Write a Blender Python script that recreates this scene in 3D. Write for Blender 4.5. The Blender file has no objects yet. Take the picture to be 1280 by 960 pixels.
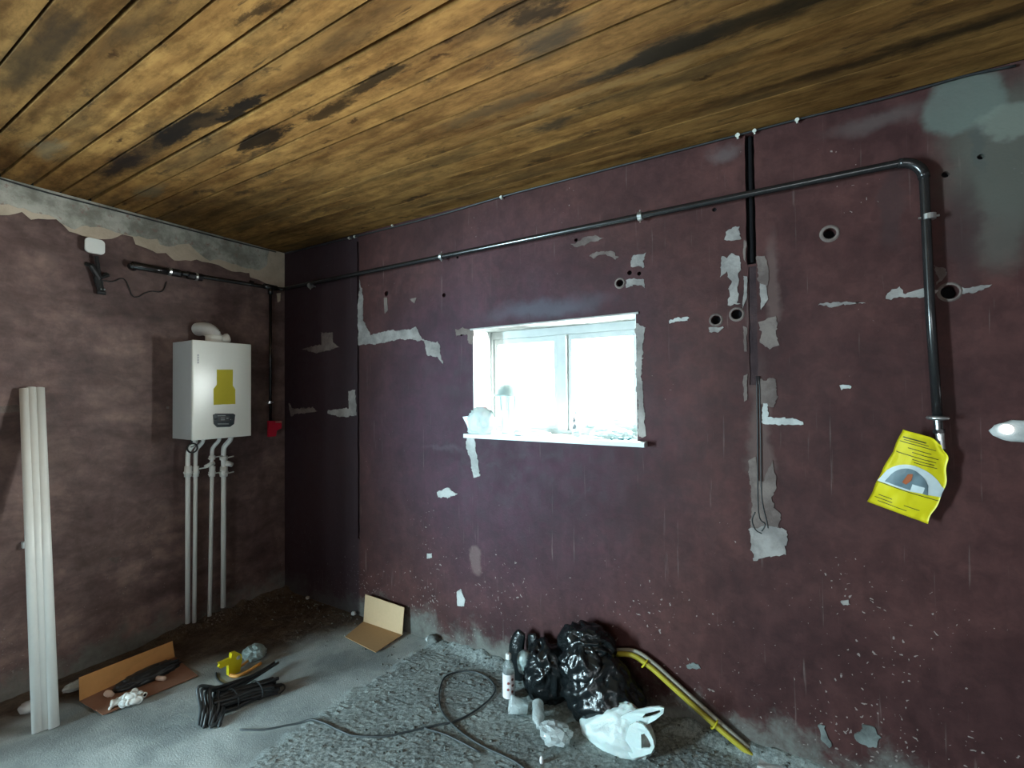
import bpy, bmesh, math, random
from mathutils import Vector, Matrix, noise
from mathutils.geometry import tessellate_polygon
random.seed(7)
C = bpy.context.scene
COL = C.collection
PI = math.pi
# ------------------------------------------------------------------ camera
F, YAW, PITCH, ROLL = 584.458, -0.5381723, 0.01613264, -0.00870170
CP = Vector((3.565, -2.3348, 1.6)); H = 2.756
_f = Vector((math.sin(YAW)*math.cos(PITCH), math.cos(YAW)*math.cos(PITCH), math.sin(PITCH)))
_r = Vector((math.cos(YAW), -math.sin(YAW), 0)); _u = _r.cross(_f)
R_ = _r*math.cos(ROLL)+_u*math.sin(ROLL); U_ = -_r*math.sin(ROLL)+_u*math.cos(ROLL)
cam = bpy.data.objects.new('camera', bpy.data.cameras.new('camera'))
COL.objects.link(cam); C.camera = cam
cam.matrix_world = Matrix(((R_.x, U_.x, -_f.x, CP.x), (R_.y, U_.y, -_f.y, CP.y), (R_.z, U_.z, -_f.z, CP.z), (0, 0, 0, 1)))
cam.data.sensor_width = 36; cam.data.lens = F/1280*36; cam.data.clip_start = .02
# ------------------------------------------------------------------ daylight
w = bpy.data.worlds.new('sky'); C.world = w; w.use_nodes = True
bg = w.node_tree.nodes['Background']; bg.inputs[0].default_value = (.86, .96, 1, 1); bg.inputs[1].default_value = 7.0
def area(name, loc, target, sx, sy, power, col):
    l = bpy.data.lights.new(name, 'AREA'); l.shape = 'RECTANGLE'; l.size = sx; l.size_y = sy; l.energy = power; l.color = col
    o = bpy.data.objects.new(name, l); COL.objects.link(o); o.location = loc
    o.rotation_euler = (Vector(target)-Vector(loc)).to_track_quat('-Z', 'Y').to_euler(); return o
area('door_daylight', (-.45, -4.95, 1.15), (1.9, 0, .9), .6, 1.7, 640, (.62, .90, 1))
area('window_daylight', (3.4, .48, 1.80), (3.4, -2, 1.80), 2.0, 1.0, 1000, (.95, .98, .97))
area('rear_fill_light', (4.0, -4.9, 1.35), (1.4, 0, 1.3), 1.6, 1.2, 12, (.95, .97, 1))  # unseen fill lamp added behind the camera
vs = C.view_settings
vs.view_transform = 'Standard'; vs.look = 'None'; vs.exposure = 0.0; vs.gamma = 1; vs.use_curve_mapping = False

# ------------------------------------------------------------------ helpers
def ray(px, py): return _f + R_*((px-640)/F) - U_*((py-480)/F)
def B(px, py, y=0): d = ray(px, py); return CP + d*((y-CP.y)/d.y)        # a point of the back wall
def Lw(px, py, x=0): d = ray(px, py); return CP + d*((x-CP.x)/d.x)       # a point of the left wall
def Fl(px, py, z=0): d = ray(px, py); return CP + d*((z-CP.z)/d.z)       # a point of the floor
def srgb(r, g, b): return tuple(((c/255+.055)/1.055)**2.4 if c > 10 else c/255/12.92 for c in (r, g, b))+(1,)
def tag(o, label=None, cat=None, group=None, kind=None):
    if label: o['label'] = label
    if cat: o['category'] = cat
    if group: o['group'] = group
    if kind: o['kind'] = kind
    return o
def wloc(p):
    v = Vector((0, 0, 0))
    while p: v += p.location; p = p.parent
    return v
def thing(name, label, cat, loc, group=None):
    o = bpy.data.objects.new(name, None); COL.objects.link(o); o.location = loc
    o.empty_display_size = .05
    return tag(o, label, cat, group)
def obj(name, md, mat, parent=None, smooth=False, label=None):
    """md = (verts, faces) in world coordinates, or a bmesh"""
    me = bpy.data.meshes.new(name); off = wloc(parent)
    if isinstance(md, bmesh.types.BMesh):
        bmesh.ops.translate(md, verts=md.verts, vec=-off); md.to_mesh(me); md.free()
    else:
        me.from_pydata([tuple(Vector(v)-off) for v in md[0]], [], md[1])
    if smooth:
        me.polygons.foreach_set('use_smooth', [True]*len(me.polygons))
    me.materials.append(mat); me.update()
    o = bpy.data.objects.new(name, me); COL.objects.link(o)
    if parent: o.parent = parent
    if label: o['label'] = label
    return o
def solo(name, md, mat, label, cat, smooth=False, group=None, kind=None):
    """a thing that is one mesh; its origin goes to its base"""
    o = obj(name, md, mat, None, smooth); me = o.data
    xs = [v.co.copy() for v in me.vertices]
    c = Vector((sum(v.x for v in xs)/len(xs), sum(v.y for v in xs)/len(xs), min(v.z for v in xs)))
    me.transform(Matrix.Translation(-c)); o.location = c
    return tag(o, label, cat, group, kind)
def join(*mds):
    V, Fa = [], []
    for v, f in mds:
        n = len(V); V += [Vector(a) for a in v]; Fa += [tuple(i+n for i in q) for q in f]
    return V, Fa
def box(x0, x1, y0, y1, z0, z1):
    v = [(x, y, z) for z in (z0, z1) for y in (y0, y1) for x in (x0, x1)]
    return v, [(0, 2, 3, 1), (4, 5, 7, 6), (0, 1, 5, 4), (2, 6, 7, 3), (0, 4, 6, 2), (1, 3, 7, 5)]
def bbox(x0, x1, y0, y1, z0, z1, bev=.004, seg=2):
    bm = bmesh.new(); v, f = box(x0, x1, y0, y1, z0, z1)
    vs_ = [bm.verts.new(a) for a in v]
    for q in f: bm.faces.new([vs_[i] for i in q])
    bmesh.ops.bevel(bm, geom=bm.edges[:], offset=bev, segments=seg, affect='EDGES', profile=.7)
    bmesh.ops.recalc_face_normals(bm, faces=bm.faces)
    return tomd(bm)
def tomd(bm):
    bm.verts.ensure_lookup_table(); bm.verts.index_update()
    r = ([v.co.copy() for v in bm.verts], [tuple(v.index for v in f.verts) for f in bm.faces]); bm.free(); return r
def spline(pts, n=8):
    P_ = [Vector(p) for p in pts]; out = []
    for i in range(len(P_)-1):
        a = P_[max(i-1, 0)]; b = P_[i]; c = P_[i+1]; d = P_[min(i+2, len(P_)-1)]
        for k in range(n):
            t = k/n; out.append(.5*((2*b)+(c-a)*t+(2*a-5*b+4*c-d)*t*t+(-a+3*b-3*c+d)*t**3))
    out.append(P_[-1]); return out
def tube(pts, r, seg=10, caps=True, flat=1.0, up=None):
    """r: radius or a list per point; flat<1 squeezes the section along the frame's second axis"""
    P_ = [Vector(p) for p in pts]; n = len(P_); V, Fa = [], []
    t0 = (P_[1]-P_[0]).normalized(); a = Vector(up) if up else (Vector((0, 0, 1)) if abs(t0.z) < .9 else Vector((1, 0, 0)))
    nrm = (a-t0*a.dot(t0)).normalized()
    for i, p in enumerate(P_):
        t = (P_[min(i+1, n-1)]-P_[max(i-1, 0)]).normalized()
        if up: nrm = Vector(up)
        nrm = (nrm-t*nrm.dot(t)).normalized(); bn = t.cross(nrm); rr = r[i] if isinstance(r, (list, tuple)) else r
        for k in range(seg):
            q = 2*PI*k/seg; V.append(p+nrm*(math.cos(q)*rr*flat)+bn*(math.sin(q)*rr))
    for i in range(n-1):
        for k in range(seg):
            k2 = (k+1) % seg; Fa.append((i*seg+k, i*seg+k2, (i+1)*seg+k2, (i+1)*seg+k))
    if caps: Fa.append(tuple(range(seg))[::-1]); Fa.append(tuple((n-1)*seg+k for k in range(seg)))
    return V, Fa
def cyl(a, b, r, seg=14, r2=None): return tube([a, b], [r, r if r2 is None else r2], seg)
def lathe(prof, base, axis=(0, 0, 1), seg=24):
    """prof: (radius, height) pairs"""
    ax = Vector(axis).normalized(); x = ax.orthogonal().normalized(); y = ax.cross(x); b = Vector(base); V, Fa = [], []
    for r, h in prof:
        for k in range(seg):
            q = 2*PI*k/seg; V.append(b+ax*h+(x*math.cos(q)+y*math.sin(q))*max(r, 1e-5))
    for i in range(len(prof)-1):
        for k in range(seg):
            k2 = (k+1) % seg; Fa.append((i*seg+k, i*seg+k2, (i+1)*seg+k2, (i+1)*seg+k))
    return V, Fa
def prism(poly, n, th):
    """closed planar polygon (world points) extruded by th along n"""
    n = Vector(n).normalized()*th; m = len(poly); V = [Vector(p) for p in poly]+[Vector(p)+n for p in poly]
    tris = tessellate_polygon([[Vector(p) for p in poly]])
    Fa = [tuple(t) for t in tris]+[tuple(i+m for i in t) for t in tris]+[(i, (i+1) % m, (i+1) % m+m, i+m) for i in range(m)]
    bm = bmesh.new(); vv = [bm.verts.new(v) for v in V]
    for f in Fa:
        try: bm.faces.new([vv[i] for i in f])
        except ValueError: pass
    bmesh.ops.recalc_face_normals(bm, faces=bm.faces); return tomd(bm)
def jag(poly, amp, step):
    out = []; m = len(poly)
    for i in range(m):
        a, b = Vector(poly[i]), Vector(poly[(i+1) % m]); k = max(1, int((b-a).length/step))
        for j in range(k):
            p = a.lerp(b, j/k)
            p += noise.noise_vector(p*31)*amp+noise.noise_vector(p*90)*amp*.7+noise.noise_vector(p*230)*amp*.4
            out.append(p)
    return out
# ------------------------------------------------------------------ node helpers
class M:
    def __init__(s, name, rough=.6, metal=0., spec=.5):
        s.m = bpy.data.materials.new(name); s.m.use_nodes = True; s.t = s.m.node_tree; s.b = s.t.nodes['Principled BSDF']
        s.b.inputs['Roughness'].default_value = rough; s.b.inputs['Metallic'].default_value = metal
        s.b.inputs['Specular IOR Level'].default_value = spec
    def n(s, typ, **kw):
        o = s.t.nodes.new(typ)
        for k, v in kw.items():
            if k.startswith('_'): setattr(o, k[1:], v)
        for k, v in kw.items():
            if k.startswith('_'): continue
            i = o.inputs[int(k[1:])] if k[0] == 'i' and k[1:].isdigit() else o.inputs[k]
            if isinstance(v, bpy.types.NodeSocket): s.t.links.new(v, i)
            else: i.default_value = v
        return o
    def pos(s): return s.n('ShaderNodeNewGeometry').outputs['Position']
    def scl(s, v, sc, loc=(0, 0, 0)): return s.n('ShaderNodeMapping', Vector=v, Scale=sc, Location=loc).outputs[0]
    def noise(s, v, scale, detail=4, rough=.55, out=0): return s.n('ShaderNodeTexNoise', Vector=v, Scale=scale, Detail=detail, Roughness=rough).outputs[out]
    def rng(s, x, a, b, c=0, d=1, smooth=True):
        return s.n('ShaderNodeMapRange', _interpolation_type='SMOOTHSTEP' if smooth else 'LINEAR', Value=x, **{'From Min': a, 'From Max': b, 'To Min': c, 'To Max': d}).outputs[0]
    def math(s, op, a, b=0.): return s.n('ShaderNodeMath', _operation=op, i0=a, i1=b, i2=.03).outputs[0]
    def mix(s, f, a, b):
        return s.n('ShaderNodeMix', _data_type='RGBA', i0=f, i6=a, i7=b).outputs[2]
    def mul(s, a, b): return s.n('ShaderNodeMix', _data_type='RGBA', _blend_type='MULTIPLY', i0=1., i6=a, i7=b).outputs[2]
    def warp(s, v, scale, amp, detail=3):
        c = s.noise(v, scale, detail, .6, 1)
        d = s.n('ShaderNodeVectorMath', _operation='SUBTRACT', i0=c, i1=(.5, .5, .5)).outputs[0]
        return s.n('ShaderNodeVectorMath', _operation='MULTIPLY_ADD', i0=d, i1=(amp, amp, amp), i2=v).outputs[0]
    def blob(s, v, c, size, rot=(0, 0, 0), soft=.35):
        q = s.n('ShaderNodeMapping', _vector_type='TEXTURE', Vector=v, Location=c, Rotation=rot, Scale=size).outputs[0]
        l = s.n('ShaderNodeVectorMath', _operation='LENGTH', i0=q).outputs['Value']
        return s.rng(l, 1.0, 1-soft)
    def col(s, c): s.t.links.new(c, s.b.inputs['Base Color']) if isinstance(c, bpy.types.NodeSocket) else setattr(s.b.inputs['Base Color'], 'default_value', c)
    def rgh(s, c): s.t.links.new(c, s.b.inputs['Roughness'])
    def bump(s, h, strength=.5, dist=.01):
        b = s.n('ShaderNodeBump', Height=h, Strength=strength, Distance=dist); s.t.links.new(b.outputs[0], s.b.inputs['Normal'])
def plain(name, c, rough=.5, metal=0., spec=.5, var=.12, scale=25, bump=.1, bd=.002):
    a = M(name, rough, metal, spec); p = a.n('ShaderNodeTexCoord').outputs['Object']
    nz = a.noise(p, scale, 4); c2 = tuple(x*(1-var*2) for x in c[:3])+(1,); c3 = tuple(min(1, x*(1+var)) for x in c[:3])+(1,)
    a.col(a.mix(nz, c2, c3))
    if bump: a.bump(a.noise(p, scale*3, 3), bump, bd)
    return a.m
# ------------------------------------------------------------------ materials
def wall_mat(name, back):
    a = M(name, .62, 0, .18 if back else .3); p = a.pos()
    wp = a.warp(p, 3.0, .10)
    base = a.mix(a.rng(a.noise(wp, 2.3, 5), .35, .66), srgb(92, 73, 71), srgb(120, 98, 93))
    if back:
        base = a.mix(a.rng(a.noise(wp, 1.1, 3), .35, .7), srgb(58, 35, 35), srgb(73, 45, 43))
        base = a.mix(a.math('MULTIPLY', a.blob(a.warp(p, 2, .5), (2.0, 0, 1.4), (1.4, 3, 1.5), (0, 0, 0), .8), .8), base, srgb(66, 42, 57))  # violet flare glow beside the window, painted into the wall colour
        st = a.noise(a.scl(a.warp(p, 5, .05), (1, 1, .16)), 15, 5, .65)
        base = a.mul(base, a.mix(a.rng(st, .3, .75), (.93, .93, .93, 1), (1.08, 1.08, 1.08, 1)))
        rn = a.noise(a.scl(p, (1, 1, .04)), 48, 3, .6)
        base = a.mix(a.math('MULTIPLY', a.rng(rn, .64, .74), .30), base, srgb(140, 128, 122))
    else:
        st = a.noise(a.scl(a.warp(p, 2, .3), (1, .5, 1.7)), 4.5, 5, .6)
        base = a.mul(base, a.mix(a.rng(st, .3, .72), (.68, .67, .67, 1), (1.3, 1.32, 1.3, 1)))
    brush = a.noise(a.warp(p, 9, .12), 14, 5, .65)
    base = a.mul(base, a.mix(a.rng(brush, .3, .7), (.80, .81, .82, 1), (1.18, 1.17, 1.16, 1)))
    mid = a.noise(a.warp(p, 4, .25), 3.6, 6, .7)
    base = a.mul(base, a.mix(a.rng(mid, .34, .66), (.80, .78, .80, 1), (1.16, 1.18, 1.17, 1)))
    sep = a.n('ShaderNodeSeparateXYZ', Vector=p); z = sep.outputs[2]; x = sep.outputs[0]; y = sep.outputs[1]
    # splashed mortar specks, more of them low down
    pl2 = a.n('ShaderNodeCombineXYZ', X=a.math('ADD', x, y), Y=z, Z=0.).outputs[0]
    vor = a.n('ShaderNodeTexVoronoi', _voronoi_dimensions='2D', Vector=a.warp(a.warp(pl2, 9, .10), 45, .02), Scale=46.0)
    vc = a.n('ShaderNodeSeparateColor', Color=vor.outputs['Color']); sz = vc.outputs[0]
    dens = a.math('ADD', a.rng(z, 1.15, .1, 0, .36, False), a.rng(a.noise(p, 2.2, 3), .42, .75, -.06, .26))
    thr = a.math('MULTIPLY', a.rng(vc.outputs[1], 0, 1, .6, 1.5, False), 1.)
    thr = a.math('MULTIPLY', thr, a.math('MULTIPLY', a.rng(a.math('SUBTRACT', dens, sz), 0, .3, 0, 1), .15 if back else .10))
    sp = a.math('LESS_THAN', vor.outputs['Distance'], thr)
    base = a.mix(a.math('MULTIPLY', sp, .65), base, srgb(150, 138, 134))
    # grey cement skirt
    nz = a.noise(a.warp(p, 8, .1), 5, 5, .7)
    zz = a.math('ADD', z, a.rng(nz, .3, .7, -.10, .12, False))
    base = a.mix(a.rng(zz, .21, .02, 0, .85), base, a.mix(a.noise(p, 30, 4), srgb(84, 86, 82), srgb(128, 130, 124)))
    if back:
        w2 = a.warp(p, 6, .14, 4)
        def bl(px, py, rx, rz, c, f=1., soft=.5, r=0):
            nonlocal base
            q = B(px, py); base = a.mix(a.math('MULTIPLY', a.blob(w2, tuple(q), (rx, 3, rz), (0, r, 0), soft), f), base, c)
        bl(1265, 190, .26, .34, srgb(84, 86, 79), .8, .6)
        bl(1205, 130, .13, .13, srgb(98, 106, 100), .75, .35)
        bl(1256, 152, .09, .07, srgb(112, 116, 108), .7, .3); bl(1222, 185, .03, .10, srgb(70, 72, 70), .6, .6)
        bl(1250, 290, .10, .20, srgb(84, 84, 78), .6, .7)
        bl(1100, 150, .25, .06, srgb(92, 82, 80), .5, .8)
        bl(905, 190, .10, .06, srgb(100, 90, 90), .5, .8)
        bl(1115, 260, .05, .22, srgb(58, 43, 43), .55, .5)
        bl(1205, 290, .07, .3, srgb(54, 42, 42), .6, .7)
        bl(680, 385, .5, .08, srgb(84, 84, 94), .6, .8)
        bl(595, 700, .06, .10, srgb(112, 92, 90), .6, .4)
        bl(1135, 600, .05, .12, srgb(78, 76, 72), .5, .7)
        bl(965, 360, .05, .30, srgb(98, 80, 76), .55, .6)
        bl(950, 560, .06, .45, srgb(96, 80, 76), .55, .6)
        bl(555, 560, .25, .03, srgb(90, 76, 86), .3, .9)
        # shade outside the doorway light, painted darker left of the pipe chase
        base = a.mix(a.rng(x, .90, .86, 0, .75), base, srgb(42, 33, 39))
    a.col(base)
    h = a.math('ADD', a.math('MULTIPLY', brush, .6), a.math('ADD', a.math('MULTIPLY', a.noise(p, 90, 3), .25), a.math('MULTIPLY', sp, .35)))
    a.bump(h, .45, .006); a.rgh(a.rng(brush, .2, .8, .5, .72))
    return a.m
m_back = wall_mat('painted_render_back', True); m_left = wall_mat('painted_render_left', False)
def plaster(name, c1, c2, c3=None):
    a = M(name, .85, 0, .2); p = a.pos(); n1 = a.noise(a.warp(p, 8, .06), 7, 6, .65)
    c = a.mix(a.rng(n1, .35, .65), c1, c2)
    if c3: c = a.mix(a.rng(a.noise(p, 16, 5, .7), .55, .68), c, c3)
    a.col(c); a.bump(a.noise(p, 45, 5, .65), .6, .006); return a.m
m_beige = plaster('old_beige_plaster', srgb(186, 172, 152), srgb(204, 190, 170))
m_greyband = plaster('worn_whitewash', srgb(136, 136, 126), srgb(190, 190, 180), srgb(150, 126, 118))
m_patch = plaster('grey_filler', srgb(116, 110, 108), srgb(150, 144, 140))
m_patchdim = plaster('dim_filler', srgb(88, 76, 73), srgb(116, 104, 99))
m_pale = plaster('pale_plaster', srgb(150, 150, 148), srgb(184, 184, 182))
m_mortar = plaster('damp_mortar', srgb(72, 74, 72), srgb(116, 122, 120))
m_dark = plain('recess_shade_dark', (.010, .009, .010, 1), .95, 0, .08, var=.2)  # shade inside holes and recesses painted black; also the conduit's own black
m_chase = plaster('chase_back', srgb(44, 33, 36), srgb(62, 47, 48))  # dark maroon backs of the shallow chases

def wood_mat():
    a = M('old_pine_boards', .8, 0, .08); p = a.pos(); rnd = a.n('ShaderNodeObjectInfo').outputs['Random']
    off = a.n('ShaderNodeCombineXYZ', X=a.math('MULTIPLY', rnd, 37.), Y=a.math('MULTIPLY', rnd, 11.), Z=0.).outputs[0]
    q = a.n('ShaderNodeVectorMath', _operation='ADD', i0=p, i1=off).outputs[0]
    g = a.noise(a.scl(a.warp(q, 1.6, .08), (.8, 5.5, 1)), 2.6, 6, .62)
    fine = a.noise(a.scl(q, (2.5, 30, 1)), 3, 5, .65)
    c = a.mix(a.rng(g, .3, .7), srgb(122, 86, 48), srgb(176, 134, 80))
    c = a.mul(c, a.mix(fine, (.86, .86, .86, 1), (1.1, 1.1, 1.1, 1)))
    c = a.mul(c, a.mix(rnd, (.74, .73, .72, 1), (1.16, 1.15, 1.12, 1)))
    grime = a.noise(a.scl(a.warp(q, 6, .05), (1.0, 2.6, 1)), 7, 7, .72)
    c = a.mul(c, a.mix(a.rng(grime, .34, .62), (.62, .60, .58, 1), (1.1, 1.1, 1.1, 1)))
    b3 = a.noise(a.scl(q, (1.0, 9, 1)), 3.4, 5, .7)
    c = a.mix(a.rng(b3, .62, .72, 0, .7), c, srgb(56, 40, 26))
    b1 = a.noise(a.scl(q, (.55, 2.2, 1)), 2.0, 4, .6)
    c = a.mix(a.rng(b1, .48, .70, 0, .65), c, srgb(82, 66, 46))
    b2 = a.noise(a.scl(a.warp(q, 9, .06), (1.6, 5, 1)), 2.4, 5, .7)
    c = a.mix(a.rng(b2, .56, .72, 0, .75), c, srgb(52, 40, 30))
    kn = a.n('ShaderNodeTexVoronoi', Vector=a.scl(a.warp(q, 20, .06), (1.3, 5.2, 1)), Scale=1.9)
    c = a.mix(a.rng(kn.outputs['Distance'], .13, .04, 0, .85), c, srgb(58, 36, 20))
    w2 = a.n('ShaderNodeVectorMath', _operation='MULTIPLY_ADD', i0=a.n('ShaderNodeVectorMath', _operation='SUBTRACT', i0=a.noise(a.scl(p, (.5, 1.4, 1)), 9, 6, .7, 1), i1=(.5, .5, .5)).outputs[0], i1=(.55, .16, 0), i2=p).outputs[0]
    def st(px, py, rx, ry, col, f=.9, soft=.5, r=0):
        nonlocal c
        k = Fl(px, py, H); rx *= 1.3; ry *= 1.35; c = a.mix(a.math('MULTIPLY', a.blob(w2, tuple(k), (rx, ry, 2), (0, 0, r), soft), f), c, col)
    black = srgb(26, 21, 20); grey = srgb(66, 62, 54)
    st(226, 163, .30, .050, black, .97, .5); st(155, 205, .34, .062, srgb(30, 24, 26), .93, .7); st(262, 150, .16, .03, srgb(70, 52, 34), .8, .6)
    st(300, 135, .20, .030, black, .95, .4); st(326, 172, .16, .042, srgb(36, 26, 18), .95, .35)
    st(408, 140, .14, .032, srgb(48, 34, 20), .85, .5); st(465, 102, .20, .03, srgb(44, 32, 20), .9, .5)
    st(75, 45, .22, .07, srgb(58, 46, 34), .8, .9); st(35, 85, .30, .08, srgb(54, 44, 32), .75, .9)
    st(60, 185, .14, .06, srgb(128, 122, 104), .55, .8); st(185, 240, .18, .05, srgb(112, 112, 98), .5, .7)
    st(680, 50, .18, .08, grey, .7, .9); st(684, 12, .10, .03, black, .8, .6); st(640, 16, .13, .02, srgb(56, 40, 26), .8, .5)
    st(815, 70, .30, .045, srgb(44, 41, 38), .9, .6); st(950, 22, .5, .05, srgb(46, 38, 28), .8, .7)
    st(690, 155, .16, .04, srgb(60, 52, 46), .8, .8); st(610, 140, .32, .028, srgb(92, 76, 54), .6, .7)
    st(300, 255, .60, .04, srgb(66, 48, 28), .65, .9); st(520, 248, .10, .015, black, .7, .6)
    st(1080, 75, .55, .035, srgb(52, 38, 26), .75, .8); st(1230, 30, .3, .05, srgb(44, 36, 26), .6, .9)
    st(315, 20, .10, .02, srgb(48, 34, 22), .8, .7); st(745, 115, .7, .02, srgb(170, 140, 96), .4, .9)
    c = a.mul(c, (.67, .64, .595, 1)); a.col(c); a.bump(a.math('ADD', g, a.math('MULTIPLY', fine, .5)), .35, .003); return a.m
m_wood = wood_mat()
def floor_mat():
    a = M('cement_floor', .8, 0, .35); p = a.pos()
    gr = a.n('ShaderNodeAttribute', _attribute_name='gravel').outputs['Fac']; di = a.n('ShaderNodeAttribute', _attribute_name='dirt').outputs['Fac']
    c = a.mix(a.rng(a.noise(a.warp(p, 2, .2), 2.6, 5, .6), .35, .68), srgb(128, 136, 136), srgb(176, 182, 180))
    c = a.mul(c, a.mix(a.noise(p, 60, 4, .7), (.85, .85, .85, 1), (1.1, 1.1, 1.1, 1)))
    g = a.mix(a.rng(a.noise(p, 70, 4, .75), .38, .62), srgb(98, 106, 106), srgb(150, 158, 156))
    g = a.mix(a.rng(a.noise(p, 2.4, 4, .6), .42, .66, 0, .6), g, srgb(152, 160, 156))
    c = a.mix(gr, c, g)
    d = a.mix(a.rng(a.noise(p, 9, 5, .7), .35, .7), srgb(66, 55, 48), srgb(102, 88, 74))
    c = a.mix(di, c, d); a.col(c)
    a.bump(a.noise(p, 130, 5, .75), .8, .006); a.rgh(a.rng(gr, 0, 1, .62, .9)); return a.m
m_floor = floor_mat()
m_white = plain('white_plastic', (.84, .87, .84, 1), .32, var=.03, bump=0)
m_enamel = plain('boiler_enamel', (.90, .93, .87, 1), .25, var=.015, bump=0)
m_casing = plain('boiler_casing', (.50, .53, .54, 1), .4, var=.03, bump=0)
m_yellow = plain('yellow_plastic', srgb(214, 200, 20), .42, var=.05, bump=0)
m_ysheet = plain('yellow_sticker', srgb(196, 184, 26), .6, var=.03, bump=0)
m_red = plain('red_plastic', srgb(190, 26, 52), .5, var=.04, bump=0)
m_black = plain('black_plastic', (.012, .014, .015, 1), .4, var=.2, bump=0)
m_blackrub = plain('black_rubber', (.018, .02, .022, 1), .45, var=.25)
m_slate = plain('display_slate', (.02, .032, .04, 1), .25, bump=0)
m_lcd = plain('display_glyphs', (.32, .38, .38, 1), .5, bump=0)
m_steel = plain('dark_gas_pipe', (.022, .021, .022, 1), .22, .3, .8, var=.3, bump=.05)
m_zinc = plain('zinc_metal', (.62, .64, .64, 1), .28, .9, var=.1)
m_card = plain('corrugated_card', srgb(170, 134, 92), .85, var=.06, scale=60)
m_cardl = plain('corrugated_card_pale', srgb(200, 172, 136), .85, var=.05, scale=60)
m_cardb = plain('cardboard_shaded', srgb(132, 92, 70), .85, var=.08, scale=20)  # tray base: its shade is painted into the card colour
m_cardd = plain('cardboard_ochre', srgb(190, 138, 82), .85, var=.10, scale=20)
m_orange = plain('orange_grip', srgb(226, 160, 78), .5, bump=0)
m_cord = plain('grey_flex', srgb(52, 58, 60), .5, bump=0)
m_frame = plain('window_frame_paint', (.34, .37, .37, 1), .5, var=.10, scale=14)
m_coat = plain('white_window_paint', (.72, .74, .72, 1), .5, var=.06, scale=12)
m_sill = plain('white_sill_board', (.66, .74, .76, 1), .35, var=.02, bump=0)
m_pink = plain('pale_pink_plastic', srgb(206, 178, 160), .5, bump=0)
m_blue = plain('picture_blue_grey', srgb(108, 128, 136), .4, var=.15, scale=30, bump=0)
m_navy = plain('print_dark', srgb(58, 62, 40), .5, bump=0)
m_pale_print = plain('print_white', srgb(206, 218, 220), .4, bump=0)
m_rust = plain('print_rust', srgb(168, 92, 56), .5, bump=0)
m_teal = plain('teal_plastic', srgb(40, 96, 104), .5, bump=0)
m_hosey = plain('yellow_hose', srgb(176, 164, 54), .4, var=.15, scale=12)
m_hoseg = plain('grey_hose', srgb(150, 146, 132), .4, var=.15, scale=12)
m_label = plain('paper_label', srgb(226, 222, 224), .6, bump=0)
def film(name, c, rough, alpha_like=0., bumps=.7, scale=22):
    a = M(name, rough, 0, .9); a.col(c); p = a.n('ShaderNodeTexCoord').outputs['Object']
    a.b.inputs['Transmission Weight'].default_value = alpha_like; a.b.inputs['Specular IOR Level'].default_value = .9 if alpha_like else .45
    n1 = a.noise(a.warp(p, 10, .15), scale, 6, .6); a.bump(n1, bumps, .02); return a.m
m_bag = film('black_bin_film', (.006, .008, .009, 1), .20, 0, .45, 7)
m_clear = film('clear_wrap', (.84, .92, .92, 1), .08, .6, .5, 20)
m_cloudy = film('cloudy_film', (.36, .46, .45, 1), .3, .3, .5, 18)
m_tshirt = film('white_carrier_film', (.56, .64, .63, 1), .42, 0, .35, 16)
m_tshirt.node_tree.nodes['Principled BSDF'].inputs['Subsurface Weight'].default_value = .15
gl = M('window_glass', .02, 0, .5); gt = gl.n('ShaderNodeBsdfTransparent', Color=(.96, .98, .97, 1)); gg = gl.n('ShaderNodeBsdfGlossy', Roughness=.02)
gm = gl.n('ShaderNodeMixShader', i0=gl.math('MULTIPLY_ADD', gl.math('POWER', gl.n('ShaderNodeLayerWeight', Blend=.5).outputs['Facing'], 5.), .5), i1=gt.outputs[0], i2=gg.outputs[0])
gl.t.links.new(gm.outputs[0], gl.t.nodes['Material Output'].inputs[0]); m_glass = gl.m
pt = M('clear_bottle_plastic', .06, 0, .5); pt.col((.86, .95, .95, 1)); pt.b.inputs['Transmission Weight'].default_value = .85; pt.b.inputs['IOR'].default_value = 1.2; m_pet = pt.m
le = M('lamp_lens', .3); le.col((1, 1, 1, 1)); le.b.inputs['Emission Color'].default_value = (.95, 1, 1, 1); le.b.inputs['Emission Strength'].default_value = 6; m_led = le.m

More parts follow.
